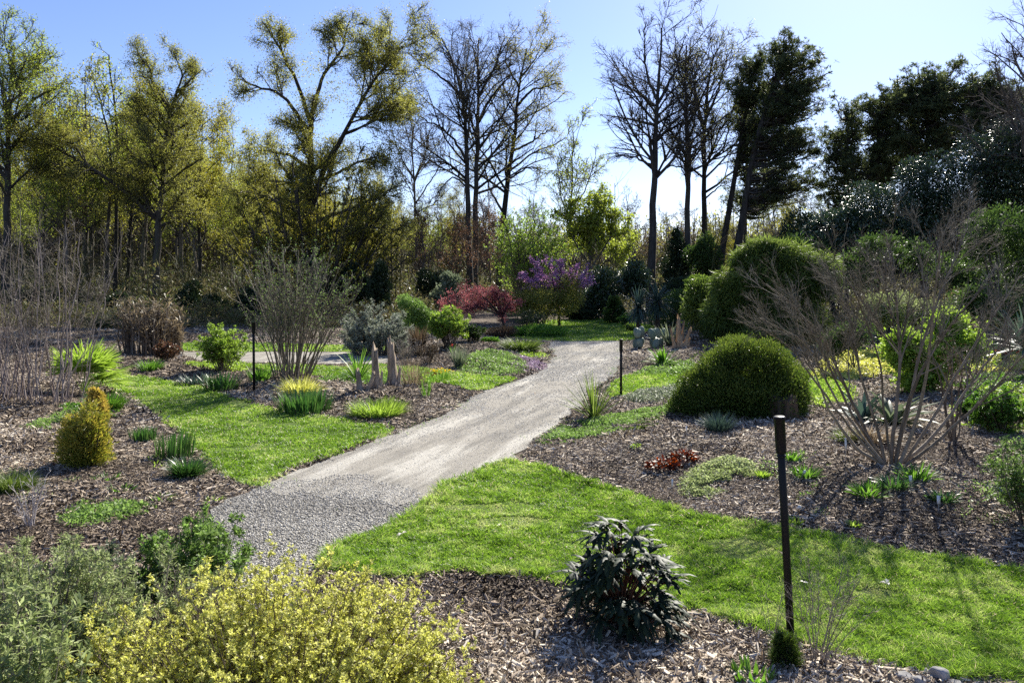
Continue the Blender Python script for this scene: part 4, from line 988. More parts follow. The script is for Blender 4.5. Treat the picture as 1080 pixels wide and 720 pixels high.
cover('ground_cover', 'yellow green low patch behind the light green bush', 'ground cover', [(190, 388), (225, 381), (262, 384), (262, 392), (225, 394)], 3000, 'lime', .06, .03, .12)
cover('ground_cover', 'mixed green low plants right of the upright shrub', 'ground cover', [(330, 398), (370, 392), (395, 398), (440, 400), (440, 408), (380, 412), (340, 408)], 3000, 'fresh', .06, .02, .13, holes=0)
clump('grass_tuft', 'dark green tuft at the mouth of the left grass path', 'plant', base3(112, 434), 500, .32, .014, .2, 'fresh', (0, 45), .5)
clump('grass_tuft', 'small green tuft where the far grass path begins', 'plant', base3(158, 392), 260, .3, .014, .2, 'fresh', (0, 45), .5)
def flowers(label, px, py, n, sp, h, mat, stemmat='fresh', s=.03):
    b = base3(px, py); root = thing('flower_clump', label, 'flowers', tuple(b))
    mb = MB(); blades(mb, b, n * 4, h, .01, sp, (0, 25), .3); mb.build('leaves', M[stemmat], root)
    fb = MB(); a = U(0, 6.28, n); r = sp * np.sqrt(U(0, 1, n)); c = b + np.stack([np.cos(a) * r, np.sin(a) * r, h * U(.8, 1.1, n)], 1)
    idx = np.repeat(np.arange(n), 6); cards(fb, c[idx], rdir(n * 6) + [0, 0, .4], rdir(n * 6), s, s * .6); fb.build('blossoms', M[mat], root)
flowers('yellow daffodils at the right end of the stump bed', 466, 401, 26, .25, .22, 'yellowflower')
flowers('orange flowers next to the yellow daffodils', 456, 404, 10, .15, .2, 'orange')
flowers('single red tulip group behind the grass at the mossy bed', 477, 378, 4, .05, .25, 'redflower')
flowers('red tulips in the bright patch at the right edge', 1062, 382, 12, .3, .3, 'redflower', s=.06)
flowers('small yellow green flower spike by the wooden stumps', 449, 420, 8, .08, .35, 'lime')

def knotwood(mb, b, h, r, lean=(0, 0), flare=1.7, S=14, K=12, seed=0, rag=.12, top=.55):
    """weathered upright stub of wood: ridged, flared at the foot, broken at the top"""
    g = np.random.default_rng(seed); z = np.linspace(0, 1, K); a = np.arange(S) / S * 2 * np.pi
    ridge = 1 + rag * g.normal(size=S)[None] + rag * .35 * g.normal(size=(K, S))
    rad = r * (top + (1 - top) * (1 - z) + (flare - 1) * (1 - z) ** 5)[:, None] * ridge
    cx = b[0] + lean[0] * z * h; cyy = b[1] + lean[1] * z * h
    zz = b[2] - .03 + z[:, None] * h * (1 + .12 * g.normal(size=S)[None] * (z[:, None] ** 4))
    v = np.stack([cx[:, None] + rad * np.cos(a), cyy[:, None] + rad * np.sin(a), zz * np.ones((K, S))], -1).reshape(-1, 3)
    i, j = np.meshgrid(np.arange(K - 1), np.arange(S), indexing='ij'); j2 = (j + 1) % S
    q = np.stack([i * S + j, i * S + j2, (i + 1) * S + j2, (i + 1) * S + j], -1).reshape(-1, 4)
    v = np.vstack([v, [[cx[-1], cyy[-1], zz[-1].mean() - .03]]]); c = K * S
    t = np.stack([np.full(S, c), (K - 1) * S + np.arange(S), (K - 1) * S + (np.arange(S) + 1) % S], 1)
    mb.add(v, q=q, t=t, r=.5)
    return mb
for px, py, h, r, le, lab in ((397, 417, .74, .07, (-.05, 0), 'grey weathered wood stub, middle of the three in the bed'), (415, 410, .86, .085, (-.08, 0), 'thickest weathered wood stub with flared foot, rightmost of three'),
                              (380, 420, .42, .05, (-.12, 0), 'shortest weathered wood stub leaning left of the other two')):
    b = base3(px, py); mb = MB(); knotwood(mb, b, h, r, le, seed=px, top=.72, flare=1.9, rag=.16)
    if px == 380:
        knotwood(mb, b + [.12, 0, 0], .36, .04, (.35, 0), seed=3)
    else: knotwood(mb, b + [r * 1.1, -.03, 0], h * .45, r * .5, (.1, 0), seed=px + 1)
    tag(mb.build('wood_stump', M['driftwood'], origin=b), lab, 'stump', 'weathered wood stubs')

# front left bed
def conifer(label, px, py, rx, h, mat, n, d=None, name='dwarf_conifer', L=.05, W=.016, cone=.75, group=None, tips=.5, leaders=1):
    b = base3(px, py); root = thing(name, label, 'conifer', tuple(b), group)
    st = dome(b, 60, rx * .6, h * .95, .03, 1.2, flat=.6); sb = MB(); tubes(sb, st, .006 * np.ones(st.shape[:2]) * max(1, h), 4); sb.build('stems', M['bark_dark'], root)
    # flattened upright sprays set in a cone of random depth
    m = n // 6; z = U(0.02, 1, m) ** .9; a = U(0, 6.28, m); lump = 1 + .14 * np.sin(a * 3 + z * 7) + .34 * vnoise(a * 1.6, z * 4, 1.0, int(px)) + .2 * vnoise(a * 4, z * 11, 1.0, 5)
    rr = rx * np.clip(1 - z ** 2.0 * cone, .05, 1) * (.55 + .45 * np.clip(z / .18, 0, 1)) * lump * np.sqrt(U(.25, 1, m))
    p = b + np.stack([np.cos(a) * rr, np.sin(a) * rr, z * h * (1 + .12 * vnoise(a * 2.5, z * 2, 1.0, 6))], 1); o = np.stack([np.cos(a), np.sin(a), np.full(m, .9)], 1)
    if leaders > 1:                                  # several small leaders of uneven height around the middle one
        la = U(0, 6.28, leaders); lr = rx * .78 * np.sqrt(U(0, 1, leaders)); lh = U(.5, .92, leaders); lr[0] = 0; lh[0] = 1; w = rng.integers(0, leaders, m)
        p = b + np.stack([np.cos(a) * rr * .52 + np.cos(la[w]) * lr[w] * (.5 + .5 * z), np.sin(a) * rr * .52 + np.sin(la[w]) * lr[w] * (.5 + .5 * z), z * h * lh[w]], 1)
    idx = np.repeat(np.arange(m), 6); q = p[idx] + rng.normal(size=(m * 6, 3)) * L * .35; ax = norm(o)[idx] + rdir(m * 6) * .6
    rc = np.clip(.25 + tips * (rr[idx] / (rx * 1.0) * .5 + z[idx] * .6) - .1 + U(-.28, .28, m * 6) , 0, 1)
    lb = MB(); cards(lb, q, ax, rdir(m * 6), L * U(.6, 1.2, m * 6), W, r=rc); lb.build('foliage', M[mat], root)
    return root
conifer('small conifer with orange tinted tips in the left bed', 96, 497, .36, .70, 'goldconifer', 12000, tips=.55, leaders=16, L=.06, W=.012)
conifer('narrow golden conifer behind the orange tipped one', 101, 446, .16, .44, 'goldconifer', 5000, tips=1.0)
clump('grass_mound', 'round pale green grass mound at the left edge', 'plant', base3(12, 530), 1500, .22, .005, .14, 'weep', (0, 65), .9)
clump('daffodil_clump', 'upright green leaves at the left bed, nearest the lawn path', 'plant', base3(152, 465), 200, .17, .013, .16, 'iris', (0, 14), .1)
clump('daffodil_clump', 'tall upright leaf clump in the middle of three by the lawn', 'plant', base3(185, 482), 190, .3, .013, .22, 'iris', (0, 10), .1)
clump('daffodil_clump', 'dark spreading leaf clump nearest the gravel at the lawn edge', 'plant', base3(197, 503), 700, .24, .009, .10, 'iris', (5, 60), .5)
cover('ground_cover', 'yellow stems between the upright leaf clumps', 'ground cover', [(152, 482), (172, 476), (180, 490), (165, 497)], 220, 'lime', .05, .015, .1)
cover('ground_cover', 'long pale green ground cover patch in the left bed', 'ground cover', [(55, 556), (90, 535), (130, 532), (162, 534), (155, 546), (120, 556), (95, 564), (70, 566)], 3800, 'sage_green', .035, .02, .06, holes=-.5)
cover('ground_cover', 'sparse green seedlings behind the orange tipped conifer', 'ground cover', [(20, 462), (60, 440), (90, 436), (130, 440), (90, 455), (50, 468)], 2200, 'sage_green', .04, .02, .08, holes=-.1)
cover('ground_cover', 'green leafy patch under the narrow golden conifer', 'ground cover', [(60, 436), (95, 426), (130, 430), (125, 438), (90, 444)], 1800, 'fresh', .05, .03, .1)
cover('ground_cover', 'yellow green foliage by the foot of the bare canes', 'ground cover', [(95, 430), (120, 424), (130, 430), (110, 436)], 800, 'goldconifer', .04, .02, .12)
for i, (x, y, s) in enumerate(((112, 512, .16), (127, 524, .16), (172, 528, .15), (227, 527, .1), (75, 516, .10), (60, 498, .14))):
    lab = ['tiny green sprout just below the orange tipped conifer', 'tiny leafy sprout above the long ground cover patch', 'tiny sprout right of the long ground cover patch', 'tiny weed at the edge of the grey gravel', 'tiny seedling left of the sprout below the conifer', 'small brown leaved plant left of the orange tipped conifer'][i]
    clump('seedling', lab, 'plant', base3(x, y), 60, s * .5, .014, s * .7, ['fresh', 'fresh', 'fresh', 'lime', 'sage', 'bronze'][i], (20, 80), .4)
shrub('dry_plant', 'dead white branched stalks at the left of the front bed', 'plant', base3(33, 572), 11, .22, .44, .004, ((4, .2), (2, .2)), None, bark='whitecane', flat=.2, foot=.03, rmin=.0018)

# ------------------------------------------------------------------ right beds
def mound():
    d = 12.2; b = base3(783, 441); root = thing('mounded_conifer', 'large rounded green conifer mound with a hollow side', 'conifer', tuple(b))
    bl = [(787, 388, 48, 38), (820, 402, 38, 34), (752, 410, 42, 36), (790, 416, 56, 32), (728, 428, 28, 24), (835, 418, 24, 26)]
    C_, R_ = pxblobs(d, bl, depth=1.15, sub=26, sc_=.30)
    C_ = np.vstack([C_, [P(785, 405, d), P(770, 425, d - .3), P(740, 432, d - .1), P(810, 425, d - .3)]]); R_ = np.vstack([R_, [[.80, .72, .66], [.62, .62, .42], [.5, .5, .35], [.55, .6, .42]]])
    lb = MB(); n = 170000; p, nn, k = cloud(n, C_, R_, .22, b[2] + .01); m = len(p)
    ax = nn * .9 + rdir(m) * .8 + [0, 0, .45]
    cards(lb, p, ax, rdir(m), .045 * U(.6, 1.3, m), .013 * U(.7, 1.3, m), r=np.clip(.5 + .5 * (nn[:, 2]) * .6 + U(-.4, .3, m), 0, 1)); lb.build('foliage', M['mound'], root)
    # opaque heart of old wood and shaded twigs
    st = dome(b + [0, .3, 0], 60, .55, .8, .2, 1.2, flat=.4); sb = MB(); tubes(sb, st, .012 * np.ones(st.shape[:2]), 4); sb.build('stems', M['bark_dark'], root)
mound()
b = base3(826, 450); mb = MB(); knotwood(mb, b, .36, .2, seed=9, S=26, flare=1.15, rag=.08, top=.9)
tag(mb.build('wood_stump', M['stumpbark'], origin=b), 'short wide bark covered log standing against the conifer mound', 'stump')
def weeping():
    d = 24.0; b = base3(795, 367); root = thing('weeping_conifer', 'tall feathery weeping green conifer behind the round mound', 'conifer', tuple(b))
    bl = [(804, 264, 20, 15), (790, 276, 20, 18), (822, 272, 26, 20), (774, 306, 22, 26), (806, 300, 36, 30), (760, 334, 20, 28), (790, 338, 36, 28), (842, 290, 34, 32), (838, 335, 40, 34), (805, 352, 58, 14), (862, 290, 24, 30)]
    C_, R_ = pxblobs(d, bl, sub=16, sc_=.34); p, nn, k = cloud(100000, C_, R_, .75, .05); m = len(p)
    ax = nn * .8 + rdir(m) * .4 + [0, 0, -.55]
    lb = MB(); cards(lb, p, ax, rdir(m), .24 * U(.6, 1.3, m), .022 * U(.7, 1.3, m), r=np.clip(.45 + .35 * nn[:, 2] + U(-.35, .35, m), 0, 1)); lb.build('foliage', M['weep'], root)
    sb = MB(); s = C_[rng.choice(len(C_), 40)]; s = s + (np.array([b[0], b[1], 0]) - s) * np.array([.45, .45, 0]) + np.array([0, 1.0, -.2]); t = np.linspace(0, 1, 6)[None, :, None]; ln = b * (1 - t) + s[:, None] * t; tubes(sb, ln, np.linspace(.05, .012, 6)[None] * np.ones((40, 1)), 5); sb.build('branches', M['bark_dark'], root)
weeping()
B('shrub', 'yellow green leafy bush left of the weeping conifer', 'shrub', 25.5, [(744, 310, 22, 20), (732, 325, 16, 22), (752, 335, 20, 26)], 'weep', 9000, .10, .05, sub=14, shell=.6)
B('shrub', 'light yellow leaved bush right above the weeping conifer foot', 'shrub', 29, [(755, 300, 24, 10), (735, 298, 14, 8)], 'lime', 4000, .09, .05)
B('shrub', 'green feathery bush behind the top of the weeping conifer', 'shrub', 31, [(832, 262, 24, 16), (855, 272, 24, 20), (845, 300, 34, 26)], 'midgreen', 9000, .12, .05, soft=.7)
conifer('small dark pointed conifer at the far lawn', 648, 341, .5, 1.15, 'midgreen', 3600, L=.11, W=.06)
shrub('shrub', 'small bright green bush right of the small pointed conifer', 'shrub', base3(660, 345), 30, .35, .6, .01, ((5, .2),), 'fresh', 8, .07, .04)
shrub('shrub', 'low lime green bush left of the spiky palms', 'shrub', base3(667, 349), 30, .4, .32, .01, ((5, .2),), 'lime', 8, .07, .04)
def yuccatree(label, px, py, h, n, L, W, mat):
    b = base3(px, py); root = thing('spiky_palm', label, 'palm', tuple(b)); mb = MB()
    knotwood(mb, b, h, .09, (.05, 0), seed=px, flare=1.2, top=.9); mb.build('trunk', M['stumpbark'], root)
    lb = MB(); blades(lb, b + [0, 0, h], n, L, W, .06, (0, 125), .5, zoff=0); blades(lb, b + [0, 0, h - .15], n // 2, L * .9, W, .06, (80, 160), .3); lb.build('leaves', M[mat], root)
yuccatree('left of two spiky palms with dark narrow leaves by the path end', 673, 352, 1.0, 130, .85, .04, 'bluegreen')
yuccatree('right of two spiky palms with dark narrow leaves by the path end', 693, 351, 1.2, 140, .85, .04, 'bluegreen')
B('shrub', 'dark twiggy bush behind the spiky palms', 'shrub', 33, [(712, 322, 20, 18), (700, 335, 20, 12)], 'midgreen', 5000, .09, .04)
def pads():
    b = base3(683, 368); root = thing('cactus', 'prickly pear cactus with flat grey green pads', 'cactus', tuple(b)); a = np.arange(18) / 18 * 2 * np.pi
    tips = []
    for i in range(24):
        if i < 12: c = b + np.array([U(-.5, .5), U(-.3, .3), .12 + U(0, .06)])
        else: c = tips[i - 12] + np.array([U(-.05, .05), 0, .16])
        yaw = U(-.9, .9); tilt = U(-.5, .5); L = U(.13, .18); Wd = L * .62
        ex = np.array([math.cos(yaw) * math.cos(tilt), math.sin(yaw) * math.cos(tilt), math.sin(tilt)]); ez = np.array([-math.sin(tilt) * math.cos(yaw) * 1.0, 0, math.cos(tilt)]); ez /= np.linalg.norm(ez)
        ny = np.cross(ez, ex); ny /= np.linalg.norm(ny)
        ring = [c + ex * Wd * s * np.cos(t) + ez * L * s * (np.sin(t)) + ny * off for s, off in ((.75, .022), (1, 0), (.75, -.022)) for t in a]
        v = np.array(ring + [c + ny * .028, c - ny * .028]); q = [[k * 18 + j, k * 18 + (j + 1) % 18, (k + 1) * 18 + (j + 1) % 18, (k + 1) * 18 + j] for k in range(2) for j in range(18)]
        t_ = [[54, (j + 1) % 18, j] for j in range(18)] + [[55, 36 + j, 36 + (j + 1) % 18] for j in range(18)]
        mb = MB(); mb.add(v, q=q, t=t_, r=U(0, 1)); mb.build('pad', M['pricklypear'], root, smooth=True); tips.append(c + ez * L)
pads()
clump('agave', 'spiky grey green plant behind the driftwood', 'plant', base3(706, 368), 160, .75, .025, .08, 'greygreen', (0, 75), .3)
clump('agave', 'bright green pointed rosette right of the path end', 'agave', base3(699, 386), 90, .5, .035, .08, 'fresh', (5, 75), .5, fold=.3)
b = base3(717, 372); mb = MB()
for i, (dx, hh, r, le) in enumerate(((0, .85, .1, (-.05, 0)), (.1, .6, .07, (.35, 0)), (-.12, .55, .07, (-.25, 0)), (.03, .7, .05, (.12, 0)), (.2, .3, .06, (.3, 0)))): knotwood(mb, b + [dx, 0, 0], hh, r, le, seed=60 + i, flare=1.5, top=.35)
tag(mb.build('driftwood', M['tanwood'], origin=b), 'tan piece of upright driftwood like a root by the weeping conifer', 'driftwood')
clump('yucca', 'narrow leaved yucca with stiff spiky leaves beside the path', 'yucca', base3(626, 441), 95, .72, .016, .05, 'weep', (0, 62), .25)
cover('ground_cover', 'pale green creeping mat around the yucca', 'ground cover', [(565, 468), (590, 448), (630, 440), (680, 434), (715, 430), (712, 442), (680, 450), (665, 460), (630, 464), (600, 468)], 26000, 'sage_green', .03, .02, .05, holes=-.7)
cover('ground_cover', 'faded pinkish mat below the pale creeping mat', 'ground cover', [(612, 470), (650, 460), (682, 458), (670, 470), (640, 477)], 5000, 'pinkmoss', .025, .015, .035)
cover('ground_cover', 'grey green clumps between the middle post and the conifer mound', 'ground cover', [(655, 418), (690, 410), (730, 408), (722, 424), (690, 430), (660, 426)], 5000, 'greygreen', .04, .02, .12, holes=-.3)
cover('ground_cover', 'green cover beyond the lawn strip right of the middle post', 'ground cover', [(668, 394), (700, 384), (735, 384), (732, 396), (700, 398)], 4500, 'sage_green', .05, .03, .12, holes=-.4)
clump('grass_tuft', 'blue green tuft in the shadow of the conifer mound', 'plant', base3(757, 466), 500, .27, .006, .12, 'bluegreen', (0, 50), .5)
def lowleaf(name, label, cat, px, py, n, rx, h, mat, L, W):
    b = base3(px, py); mb = MB(); a = U(0, 6.28, n); r = rx * np.sqrt(U(0, 1, n)); q = b + np.stack([np.cos(a) * r, np.sin(a) * r * .7, h * U(.1, 1, n) * (1 - .5 * (r / rx) ** 2)], 1)
    ax = np.stack([np.cos(a), np.sin(a), np.full(n, .5)], 1) + rdir(n) * .7; cards(mb, q, ax, norm(rdir(n) * .6 + [0, 0, 1]), L * U(.6, 1.2, n), W, cup=.25)
    return tag(mb.build(name, M[mat], origin=b), label, cat)
lowleaf('foliage_plant', 'copper orange leaved plant in the middle of the right bed', 'plant', 700, 500, 260, .18, .12, 'orange', .06, .03)
lowleaf('foliage_plant', 'copper leaved plant just right of the other copper one', 'plant', 722, 496, 200, .14, .13, 'orange', .06, .03)
cover('ground_cover', 'grey green scattered clumps right of the copper plants', 'ground cover', [(712, 518), (730, 500), (765, 494), (800, 502), (800, 514), (765, 522), (735, 530)], 4800, 'sage', .03, .018, .09, holes=-.3)
lowleaf('seedling', 'single pale green sprout left of the copper plants', 'plant', 671, 483, 70, .06, .05, 'lime', .03, .02)
for x, y, r_, mt, lab in ((835, 498, .10, 'fresh', 'small green tuft just behind the front black post'), (850, 514, .12, 'fresh', 'green leafy tuft beside the front black post'), (804, 512, .07, 'lime', 'tiny lime sprout left of the front black post'),
                   (915, 532, .13, 'fresh', 'bright green tuft below the forked shrub, leftmost of three'), (942, 528, .13, 'iris', 'dark green tuft below the forked shrub, middle of three'), (966, 520, .15, 'fresh', 'green tuft at the foot of the forked shrub, rightmost of three'),
                   (995, 540, .10, 'iris', 'small green tuft beside the lowest white label'), (900, 556, .05, 'lime', 'tiny lime sprout at the lawn edge under the forked shrub'), (838, 553, .06, 'lime', 'tiny lime sprout at the lawn edge by the front post')):
    clump('leaf_tuft', lab, 'plant', base3(x, y), 130, r_ * 1.15, .014, r_ * .9, mt, (5, 65), .5)
cover('ground_cover', 'dry pale grass and seedlings right of the front black post', 'ground cover', [(835, 535), (860, 520), (888, 524), (890, 536), (860, 546)], 1500, 'sage_green', .04, .01, .05, holes=-.2)
cover('ground_cover', 'thin weedy cover at the right edge above the lawn', 'ground cover', [(1040, 560), (1030, 500), (1060, 460), (1130, 455), (1150, 560), (1090, 590)], 7000, 'sage_green', .035, .015, .07, holes=.0)
b = base3(918, 478); mb = MB(); blades(mb, b, 900, .3, .008, .22, (10, 85), .8, dirn=(.2, 0, 0))
tag(mb.build('dry_grass_clump', M['tan'], origin=b), 'cut back tan grass clump left of the forked shrub', 'plant')
clump('grass_tuft', 'small yellow green grass left of the tan cut back clump', 'plant', base3(893, 478), 300, .2, .006, .12, 'weep', (0, 60), .7)

def forked():
    """the big bare multi stemmed shrub"""
    d = 8.75; b = base3(940, 505); root = thing('multistem_shrub', 'wide bare multi stemmed shrub with fine purplish grey twigs', 'shrub', tuple(b))
    L = [[(935, 503), (900, 470), (868, 425), (862, 400), (850, 375)], [(940, 503), (915, 460), (890, 400), (870, 355), (835, 320)], [(942, 500), (930, 440), (925, 380), (905, 320), (880, 280)],
         [(945, 500), (945, 430), (950, 370), (945, 310), (935, 250)], [(950, 503), (965, 450), (980, 390), (985, 330), (990, 260)], [(955, 503), (985, 440), (1010, 390), (1045, 340), (1075, 290)], [(952, 500), (960, 430), (975, 360), (1000, 290), (1020, 240)],
         [(948, 502), (952, 450), (968, 400), (1000, 350), (1040, 300)], [(938, 502), (905, 455), (880, 425), (850, 360), (800, 335)], [(950, 503), (975, 470), (1005, 430), (1040, 380), (1085, 340)], [(935, 500), (925, 450), (908, 400), (900, 340), (880, 300)], [(936, 503), (895, 450), (862, 405), (835, 365), (798, 345)], [(938, 502), (900, 440), (875, 385), (850, 330), (810, 300)], [(954, 503), (1000, 455), (1040, 420), (1070, 380), (1110, 350)]]
    lines = []
    for i, p in enumerate(L):
        y0 = [0, .3, -.35, .5, -.5, .1, .55, -.15, -.25, .35, .1, -.1, .2, -.3][i]; q = np.array([P(x, y, d + y0 * 1.6 * (k / 4) ** 1.3) for k, (x, y) in enumerate(p)]); q[0] = [b[0] + (p[0][0] - 943) / 140, b[1] + y0 * .08, b[2] - .03]; lines.append(resample(q, 16))
    Pp = np.stack(lines) + np.cumsum(rng.normal(size=(len(L), 16, 3)) * .006, axis=1); R = np.linspace(.023, .006, 16)[None] * U(.7, 1.1, (len(L), 1))
    mb = MB(); tubes(mb, Pp, R, 8); mb.build('stems', M['bark_stem'], root, smooth=True)
    tb = MB(); k = kids(Pp, R, 9, t0=.42, lf=(.26, .5), ang=(14, 40), up=.25, rmin=.0035, K=7, wob=.16, taper=.4); k2 = kids(k[0], k[1], 8, t0=.15, lf=(.35, .7), ang=(14, 40), up=.15, rmin=.0022, K=6, wob=.16)
    k3 = kids(k2[0], k2[1], 5, t0=.15, lf=(.35, .8), ang=(15, 42), up=.1, K=4, rmin=.0015, wob=.18)
    tubes(tb, k[0], k[1], 5); tubes(tb, k2[0], k2[1], 4); tubes(tb, k3[0], k3[1], 3); tb.build('twigs', M['twig_shrub'], root)
M['bark_stem'] = barkmat('shrub_bark', (0.12, 0.09, 0.06), (0.30, 0.24, 0.17), 20, rough=.6)
M['twig_shrub'] = barkmat('shrub_twigs', (0.10, 0.085, 0.062), (0.29, 0.25, 0.19), 20, rough=.85)
forked()
shrub('upright_shrub', 'thin bare shrub with drooping seed twigs right of the forked shrub', 'shrub', base3(1006, 478), 7, .45, 1.5, .012, ((6, .35), (4, .2)), 'drybrown', 2, .02, .012, bark='twig_brown', foot=.04, flat=.2, rmin=.003)
B('shrub', 'big bright lime green bush seen through the forked shrub', 'shrub', 14.5, [(985, 375, 34, 26), (1015, 368, 24, 28), (955, 370, 26, 22), (970, 395, 30, 20), (1000, 345, 22, 18)], 'lime', 30000, .07, .04, soft=.62, sub=14)
B('shrub', 'variegated cream and green rounded bush behind the forked shrub', 'shrub', 21, [(945, 325, 32, 18), (975, 330, 22, 16), (925, 335, 20, 16)], 'sage', 13000, .07, .035, sub=14, shell=.5)
B('shrub', 'olive topped tall hedge behind the forked shrub', 'shrub', 25, [(930, 262, 34, 18), (965, 270, 30, 18), (900, 290, 30, 24), (1000, 290, 40, 24)], 'midgreen', 16000, .08, .045, soft=.6)
B('shrub', 'dark green bush with small red blooms left of the lime bush', 'shrub', 18, [(900, 355, 26, 16), (880, 365, 18, 14)], 'midgreen', 7000, .06, .035, soft=.6)
B('shrub', 'loose dark bush at the right edge under the glossy evergreen', 'shrub', 20, [(1060, 325, 50, 30), (1020, 320, 30, 24)], 'midgreen', 11000, .08, .04, soft=.6)
def bigagave(label, px, py, n, L, W, mat, group=None):
    b = base3(px, py); mb = MB(); blades(mb, b, n, L, W, .05, (10, 75), .55, K=8, fold=.35, tipw=.02, jitter=.4); return tag(mb.build('agave', M[mat], origin=b), label, 'agave', group)
bigagave('broad blue grey agave behind the forked shrub stems', 940, 458, 26, .62, .10, 'greygreen')
bigagave('darker agave left of the broad blue grey one', 910, 455, 20, .5, .08, 'bluegreen')
cover('ground_cover', 'pale yellow flowering ground cover behind the lime bush', 'ground cover', [(850, 398), (880, 378), (960, 372), (1000, 374), (1090, 380), (1120, 396), (1050, 400), (960, 398), (900, 402)], 16000, 'butter', .07, .05, .14, holes=-.6)
cover('ground_cover', 'bright green patch left of the agaves by the mound', 'ground cover', [(850, 432), (862, 405), (900, 405), (905, 420), (875, 440)], 4000, 'lime', .05, .03, .08, holes=-.8)
cover('ground_cover', 'lime green low plants right of the forked shrub', 'ground cover', [(1000, 452), (1010, 425), (1060, 412), (1110, 420), (1110, 455), (1060, 466), (1030, 462)], 9000, 'lime', .045, .03, .13, holes=-.4)
shrub('shrub', 'mid green leafy bush at the right edge above the lime plants', 'shrub', base3(1055, 462), 50, .42, .55, .006, ((6, .2), (3, .2)), 'fresh', 7, .045, .022)
shrub('shrub', 'low dark green bush between thin bare shrub and right edge', 'shrub', base3(1030, 452), 40, .28, .32, .005, ((6, .2),), 'iris', 10, .04, .02)
shrub('shrub', 'green bush cut by the right edge of the lawn bed', 'shrub', base3(1085, 560), 40, .3, .75, .006, ((6, .2), (3, .2)), 'sage_green', 5, .04, .015)
clump('spiky_palm', 'large spiky palm with stiff narrow leaves at the right edge', 'palm', base3(1082, 402) + [0, 0, .55], 80, 1.05, .05, .05, 'bluegreen', (10, 110), .35, K=6, fold=.3)
cover('ground_cover', 'sunlit green weeds behind the thin bare shrub', 'ground cover', [(1000, 415), (1040, 402), (1110, 404), (1100, 415), (1040, 420)], 5000, 'fresh', .05, .03, .12, holes=-.2)

# ------------------------------------------------------------------ black posts, labels
def box(mb, lo, hi, M3=None):
    x0, y0, z0 = lo; x1, y1, z1 = hi
    v = np.array([[x0, y0, z0], [x1, y0, z0], [x1, y1, z0], [x0, y1, z0], [x0, y0, z1], [x1, y0, z1], [x1, y1, z1], [x0, y1, z1]], float)
    mb.add(v, q=[[0, 3, 2, 1], [4, 5, 6, 7], [0, 1, 5, 4], [1, 2, 6, 5], [2, 3, 7, 6], [3, 0, 4, 7]]); return mb
def lathe(mb, c, prof, S=16):
    a = np.arange(S) / S * 2 * np.pi; v = np.array([[c[0] + r * math.cos(t), c[1] + r * math.sin(t), c[2] + z] for r, z in prof for t in a]); K = len(prof)
    mb.add(v, q=[[i * S + j, i * S + (j + 1) % S, (i + 1) * S + (j + 1) % S, (i + 1) * S + j] for i in range(K - 1) for j in range(S)]); return mb
def post(label, px, py, h, tilt=0.0):
    b = base3(px, py); root = thing('garden_post', label, 'post', tuple(b), 'black garden posts')
    mb = MB(); lathe(mb, b, [(.0, -.12), (.023, -.12), (.023, h - .225), (.020, h - .222)]); mb.build('pole', M['black'], root, smooth=False)
    mb = MB(); lathe(mb, b, [(.019, h - .228), (.030, h - .222), (.032, h - .205), (.0325, h - .02), (.036, h - .018), (.036, h - .004), (.030, h), (0, h)], 20); mb.build('head', M['black'], root)
    mb = MB(); lathe(mb, b, [(.026, h - .246), (.027, h - .246), (.027, h - .236), (.021, h - .236)], 16); mb.build('collar', M['black'], root)
    root.rotation_euler = (0, tilt, 0)
    return root
post('black metal post in the front lawn edge, nearest and tallest', 834, 672, 1.345, -.052)
post('black metal post at the right side of the path bend', 655, 417, 1.03)
post('thin black metal post in the left middle bed', 268, 414, 1.32, -.01)
def label_stake(label, px, py, h, w=.022, tilt=(0, 0), green=False):
    b = base3(px, py); root = thing('plant_label', label, 'plant label', tuple(b), 'white plant labels')
    mb = MB(); tubes(mb, np.array([[b + [0, 0, -.03], b + [0, 0, h * .5], b + [0, 0, h * .62]]]), np.full((1, 3), .003), 6); mb.build('stake', M['steel'], root)
    mb = MB(); box(mb, b + [-w / 2, -.004, h * .55], b + [w / 2, -.001, h]); mb.build('plate', M['white'], root); root.rotation_euler = (tilt[0], tilt[1], U(-.3, .3))
for a in (('upright white plant label left of the forked shrub stems', 892, 501, .28), ('tilted white plant label by the leafy tuft near the front post', 844, 516, .12, .025, (.3, .4)), ('tilted white plant label lying at the lawn edge by the front post', 836, 541, .12, .03, (.5, .7)),
          ('white plant label below the forked shrub between green tufts', 961, 532, .15, .03, (-.1, 0)), ('lowest white plant label in the dark mulch', 990, 549, .16, .032, (-.1, .05)), ('thin white plant label in the mound shadow', 724, 475, .16, .018), ('white plant label below the copper plants', 709, 522, .16, .018),
          ('white plant label beside the thin bare shrub', 1021, 460, .2, .025), ('small white plant label between upright leaf clumps', 157, 463, .1, .03, (-.2, .2)), ('white plant label behind the middle wooden stub', 375, 428, .12, .02)):
    label_stake(*a)

